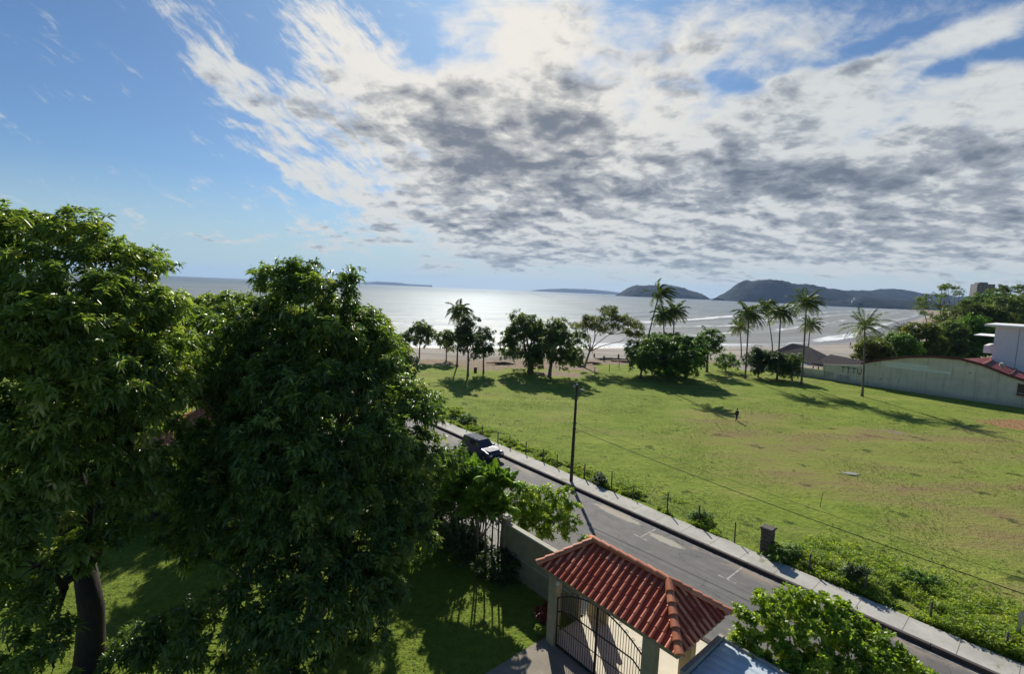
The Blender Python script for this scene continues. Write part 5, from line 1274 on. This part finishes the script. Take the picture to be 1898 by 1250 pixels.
# small dark tussocks in the field: two fallen coconuts seen by the palms
# ---------------------------------------------------------------- camera
cam = bpy.data.cameras.new('camera'); co = bpy.data.objects.new('camera', cam); COL.objects.link(co)
cam.sensor_width = 36; cam.lens = 36 * FPX / 1898; cam.clip_start = .1; cam.clip_end = 60000
cr, sr = math.cos(ROLL), math.sin(ROLL)
r_ = Vector(AXR) * cr + Vector(AXU) * sr; u_ = Vector(AXU) * cr - Vector(AXR) * sr; f_ = Vector(AXF)
mw = Matrix((( r_.x, u_.x, -f_.x, 0), (r_.y, u_.y, -f_.y, 0), (r_.z, u_.z, -f_.z, CAM_H), (0, 0, 0, 1)))
co.matrix_world = mw; SC.camera = co

# ---------------------------------------------------------------- light
SUN_EL = math.radians(34); SUN_AZ = math.radians(-3.5)     # azimuth from +Y towards +X
sd = Vector((math.sin(SUN_AZ) * math.cos(SUN_EL), math.cos(SUN_AZ) * math.cos(SUN_EL), math.sin(SUN_EL)))
sl = bpy.data.lights.new('sun', 'SUN'); so = bpy.data.objects.new('sun', sl); COL.objects.link(so)
sl.energy = 4.8; sl.angle = math.radians(.55); sl.color = (1.0, .94, .84)
so.rotation_euler = sd.to_track_quat('Z', 'Y').to_euler()

# ---------------------------------------------------------------- sky with clouds
def ae(px, py):
    d = ray(px, py); d = d / np.linalg.norm(d); return math.atan2(d[0], d[1]), math.asin(d[2])
def build_world():
    w = bpy.data.worlds.new('World'); SC.world = w; w.use_nodes = True; w.node_tree.nodes.clear(); N = NT(w.node_tree)
    out = N.n('ShaderNodeOutputWorld'); bg = N.n('ShaderNodeBackground'); N.l(bg.outputs[0], out.inputs[0])
    sky = N.n('ShaderNodeTexSky', sky_type='NISHITA'); sky.sun_disc = False; sky.sun_elevation = SUN_EL; sky.sun_rotation = SUN_AZ
    sky.altitude = 10; sky.air_density = 1.0; sky.dust_density = .6; sky.ozone_density = 2.0
    v = N.vm('NORMALIZE', N.n('ShaderNodeTexCoord').outputs['Generated'])
    x, y, z = N.sep(v)
    el = N.m('ARCSINE', z); az = N.m('ARCTAN2', x, y)
    zz = N.m('ADD', N.m('MAXIMUM', z, 0.0), .28)
    px, py = N.m('DIVIDE', x, zz), N.m('DIVIDE', y, zz)
    p = N.comb(px, py)
    wc = N.vm('SUBTRACT', N.noise(p, 2.4, 4, .6, col=True), (.5, .5, .5))
    pw = N.vm('ADD', p, N.vm('SCALE', wc, s=.22))
    wA, wE, _ = N.sep(wc)
    azw = N.m('ADD', az, N.m('MULTIPLY', wA, .30)); elw = N.m('ADD', el, N.m('MULTIPLY', wE, .17))
    def blob(px_, py_, rx, ry, amp, rot=0):
        a0, e0 = ae(px_, py_); ra, re_ = rx / 900, ry / 900
        dx = N.m('SUBTRACT', azw, a0); dy = N.m('SUBTRACT', elw, e0)
        if rot:
            c, s = math.cos(math.radians(rot)), math.sin(math.radians(rot))
            dx, dy = N.m('ADD', N.m('MULTIPLY', dx, c), N.m('MULTIPLY', dy, s)), N.m('SUBTRACT', N.m('MULTIPLY', dy, c), N.m('MULTIPLY', dx, s))
        q = N.m('ADD', N.m('POWER', N.m('ABSOLUTE', N.m('DIVIDE', dx, ra)), 2.0), N.m('POWER', N.m('ABSOLUTE', N.m('DIVIDE', dy, re_)), 2.0))
        return N.m('MULTIPLY', N.m('POWER', 2.718, N.m('MULTIPLY', q, -1.0)), amp)
    def total(lst):
        t = None
        for b in lst:
            v_ = blob(*b); t = v_ if t is None else N.m('ADD', t, v_)
        return t
    # where cloud lies (direction of each bank on the sky, its spread and weight)
    cover = total([(900, 120, 190, 130, .80), (850, 320, 230, 120, .95), (1120, 320, 300, 140, .85), (1480, 320, 330, 110, .85), (1800, 320, 280, 110, .80), (1180, 130, 200, 110, .62), (1400, 40, 150, 50, .60),
                   (1650, 205, 300, 60, .45), (1760, 60, 170, 30, .85, 10), (1540, 130, 70, 45, .70), (1150, 440, 430, 44, .85), (1650, 440, 420, 46, .85), (950, 484, 150, 12, .5), (1000, 20, 160, 60, .6), (1300, 486, 620, 26, .62), (1450, 512, 560, 10, .45), (850, 505, 120, 8, .3), (590, 322, 110, 24, .80, -14), (670, 390, 90, 22, .55, -20),
                   (400, 66, 120, 34, .62, -26), (480, 160, 100, 34, .62, -38), (630, 66, 100, 46, .66, -30), (520, 222, 70, 16, .5, -20), (320, 440, 66, 8, .95), (450, 450, 36, 10, .9), (440, 240, 34, 8, .8), (625, 470, 32, 7, .9), (620, 440, 60, 9, .6), (680, 180, 120, 80, .75), (120, 120, 60, 18, .34, -25),
                   (1410, 118, 90, 26, -.50), (1620, 85, 110, 16, -.75, 6), (1860, 110, 120, 18, -.5), (1230, 105, 40, 16, -.35), (1170, 232, 60, 16, -.4), (1530, 235, 60, 10, -.4), (765, 60, 40, 50, -.5, -20), (540, 100, 45, 34, -.5, -35)])
    thick = total([(850, 225, 110, 80, .62), (920, 320, 180, 56, .50), (1070, 200, 44, 90, .60, -15), (930, 395, 190, 22, .50, 8), (1230, 330, 200, 40, .36), (1500, 325, 190, 40, .36), (1780, 280, 200, 36, .34), (1700, 410, 300, 30, .34), (1160, 85, 60, 36, .46, -20), (1250, 150, 60, 22, .46), (1590, 130, 44, 28, .40),
                   (950, 482, 100, 9, .55), (1250, 478, 240, 10, .35), (660, 225, 80, 26, .36), (640, 150, 60, 26, .26), (1010, 110, 90, 40, .10), (880, 20, 130, 60, -.35), (1800, 70, 120, 30, -.2), (560, 340, 120, 50, -.4), (1350, 385, 260, 12, -.35), (1180, 240, 60, 26, -.4), (620, 60, 300, 60, -.45)])
    n1 = N.noise(pw, 2.6, 5, .60)
    p2 = N.vm('ADD', N.vm('ADD', p, N.vm('SCALE', wc, s=.13)), (3.7, 1.2, 0))
    n2 = N.noise(p2, 6.5, 7, .64)
    n2c = N.noise(p2, 6.5, 3, .55); n2b = N.noise(N.vm('ADD', p2, (-.006, .050, 0)), 6.5, 3, .55)
    stretch = N.noise(N.vm('MULTIPLY', pw, (1.0, 2.6, 1)), 5.0, 7, .66)
    ang = math.radians(-35)
    aq = N.m('ADD', az, N.m('MULTIPLY', wA, .06)); eq = N.m('ADD', el, N.m('MULTIPLY', wE, .05))
    rx_ = N.m('ADD', N.m('MULTIPLY', aq, math.cos(ang)), N.m('MULTIPLY', eq, math.sin(ang))); ry_ = N.m('SUBTRACT', N.m('MULTIPLY', eq, math.cos(ang)), N.m('MULTIPLY', aq, math.sin(ang)))
    streak = N.noise(N.comb(N.m('MULTIPLY', rx_, 12), N.m('MULTIPLY', ry_, 46)), 1.0, 8, .70, .2)
    left = N.m('MULTIPLY', N.ss(az, -.34, -.14, 1.0, 0.0), .8)
    near_h = N.ss(el, .05, .22, 1.0, 0.0)
    fb = N.m('ADD', N.m('MULTIPLY', n1, .36), N.m('ADD', N.m('MULTIPLY', n2, N.m('SUBTRACT', .42, N.m('MULTIPLY', near_h, .22))), N.m('MULTIPLY', stretch, N.m('ADD', .22, N.m('MULTIPLY', near_h, .22)))))
    fbl = N.m('ADD', N.m('MULTIPLY', fb, .4), N.m('MULTIPLY', streak, .6))
    fb2 = N.m('ADD', N.m('MULTIPLY', fb, N.m('SUBTRACT', 1.0, left)), N.m('MULTIPLY', fbl, left))
    con = N.m('ADD', 3.9, N.m('MULTIPLY', left, 2.2))
    dens = N.m('SUBTRACT', N.m('ADD', N.m('MULTIPLY', N.m('SUBTRACT', fb2, .5), con), N.m('MULTIPLY', cover, .80)), .34)
    alpha = N.m('POWER', N.ss(dens, -.12, .70), .9)
    relief = N.m('MULTIPLY', N.m('SUBTRACT', n2b, n2c), 2.6)
    tk0 = N.m('ADD', N.m('ADD', N.m('MULTIPLY', N.m('MINIMUM', dens, 1.0), .52), N.m('MULTIPLY', N.m('SUBTRACT', fb, .5), 3.0)), N.m('ADD', N.m('MULTIPLY', thick, .95), relief))
    fine = N.noise(N.vm('ADD', p2, (1.3, 7.7, 0)), 19.0, 4, .6)
    tk = N.m('SUBTRACT', N.m('ADD', tk0, N.m('MULTIPLY', N.m('SUBTRACT', fine, .5), 1.0)), .10)
    dark = N.ss(tk, -.02, 1.55)
    sunp = N.vm('DOT_PRODUCT', v, tuple(sd)); glow = N.ss(sunp, .84, 1.0)
    lit = N.mix(glow, (5.3, 5.5, 5.5), (6.9, 6.6, 6.1))
    midc = N.mix(glow, (2.75, 3.05, 3.4), (4.0, 4.0, 3.95))
    shade = N.mix(glow, (1.25, 1.50, 1.92), (1.6, 1.8, 2.15))
    ccol = N.mix(N.ss(dark, 0, .5), lit, midc); ccol = N.mix(N.ss(dark, .4, 1.0), ccol, shade)
    low = N.ss(el, 0.0, .12, .55, 0.0)
    ccol = N.mix(low, ccol, (3.7, 4.4, 4.6))
    skyc = N.mix(1.0, N.mix(N.m('MULTIPLY', glow, .55), sky.outputs[0], (5.0, 6.5, 8.5)), (.37, .51, .65), 'MULTIPLY')
    skyc = N.mix(N.ss(el, 0.0, .20, .9, 0.0), skyc, (3.5, 4.7, 5.2))
    hz_ = N.m('MULTIPLY', N.ss(el, .01, .11, .75, 0.0), N.ss(az, -.35, .1))
    skyc = N.mix(hz_, skyc, (4.5, 5.1, 5.2))
    fin = N.mix(N.m('MULTIPLY', alpha, N.ss(el, .0, .035)), skyc, ccol)
    N.l(fin, bg.inputs[0]); bg.inputs[1].default_value = .10
build_world()

# ---------------------------------------------------------------- sea haze
mb = MB(); mb.box(-16500, 14500, -120, 17500, -40, 330)
hz = mb.build('haze', None); hz.display_type = 'WIRE'
m = bpy.data.materials.new('sea_haze'); m.use_nodes = True; m.node_tree.nodes.clear(); N = NT(m.node_tree); out = N.n('ShaderNodeOutputMaterial')
pv = N.n('ShaderNodeVolumePrincipled'); pv.inputs['Color'].default_value = (.42, .62, 1.0, 1); pv.inputs['Density'].default_value = 0.000038; pv.inputs['Anisotropy'].default_value = .2
N.l(pv.outputs[0], out.inputs['Volume']); hz.data.materials.append(m)
tag(hz, 'thin sea haze over the bay', kind='stuff')

SC.view_settings.view_transform = 'Standard'; SC.view_settings.look = 'None'; SC.view_settings.gamma = 1; SC.view_settings.exposure = 0.35
SC.cycles.use_denoising = True
SC.cycles.max_bounces = 7; SC.cycles.diffuse_bounces = 5; SC.cycles.glossy_bounces = 3; SC.cycles.transmission_bounces = 4; SC.cycles.volume_bounces = 0; SC.cycles.transparent_max_bounces = 6
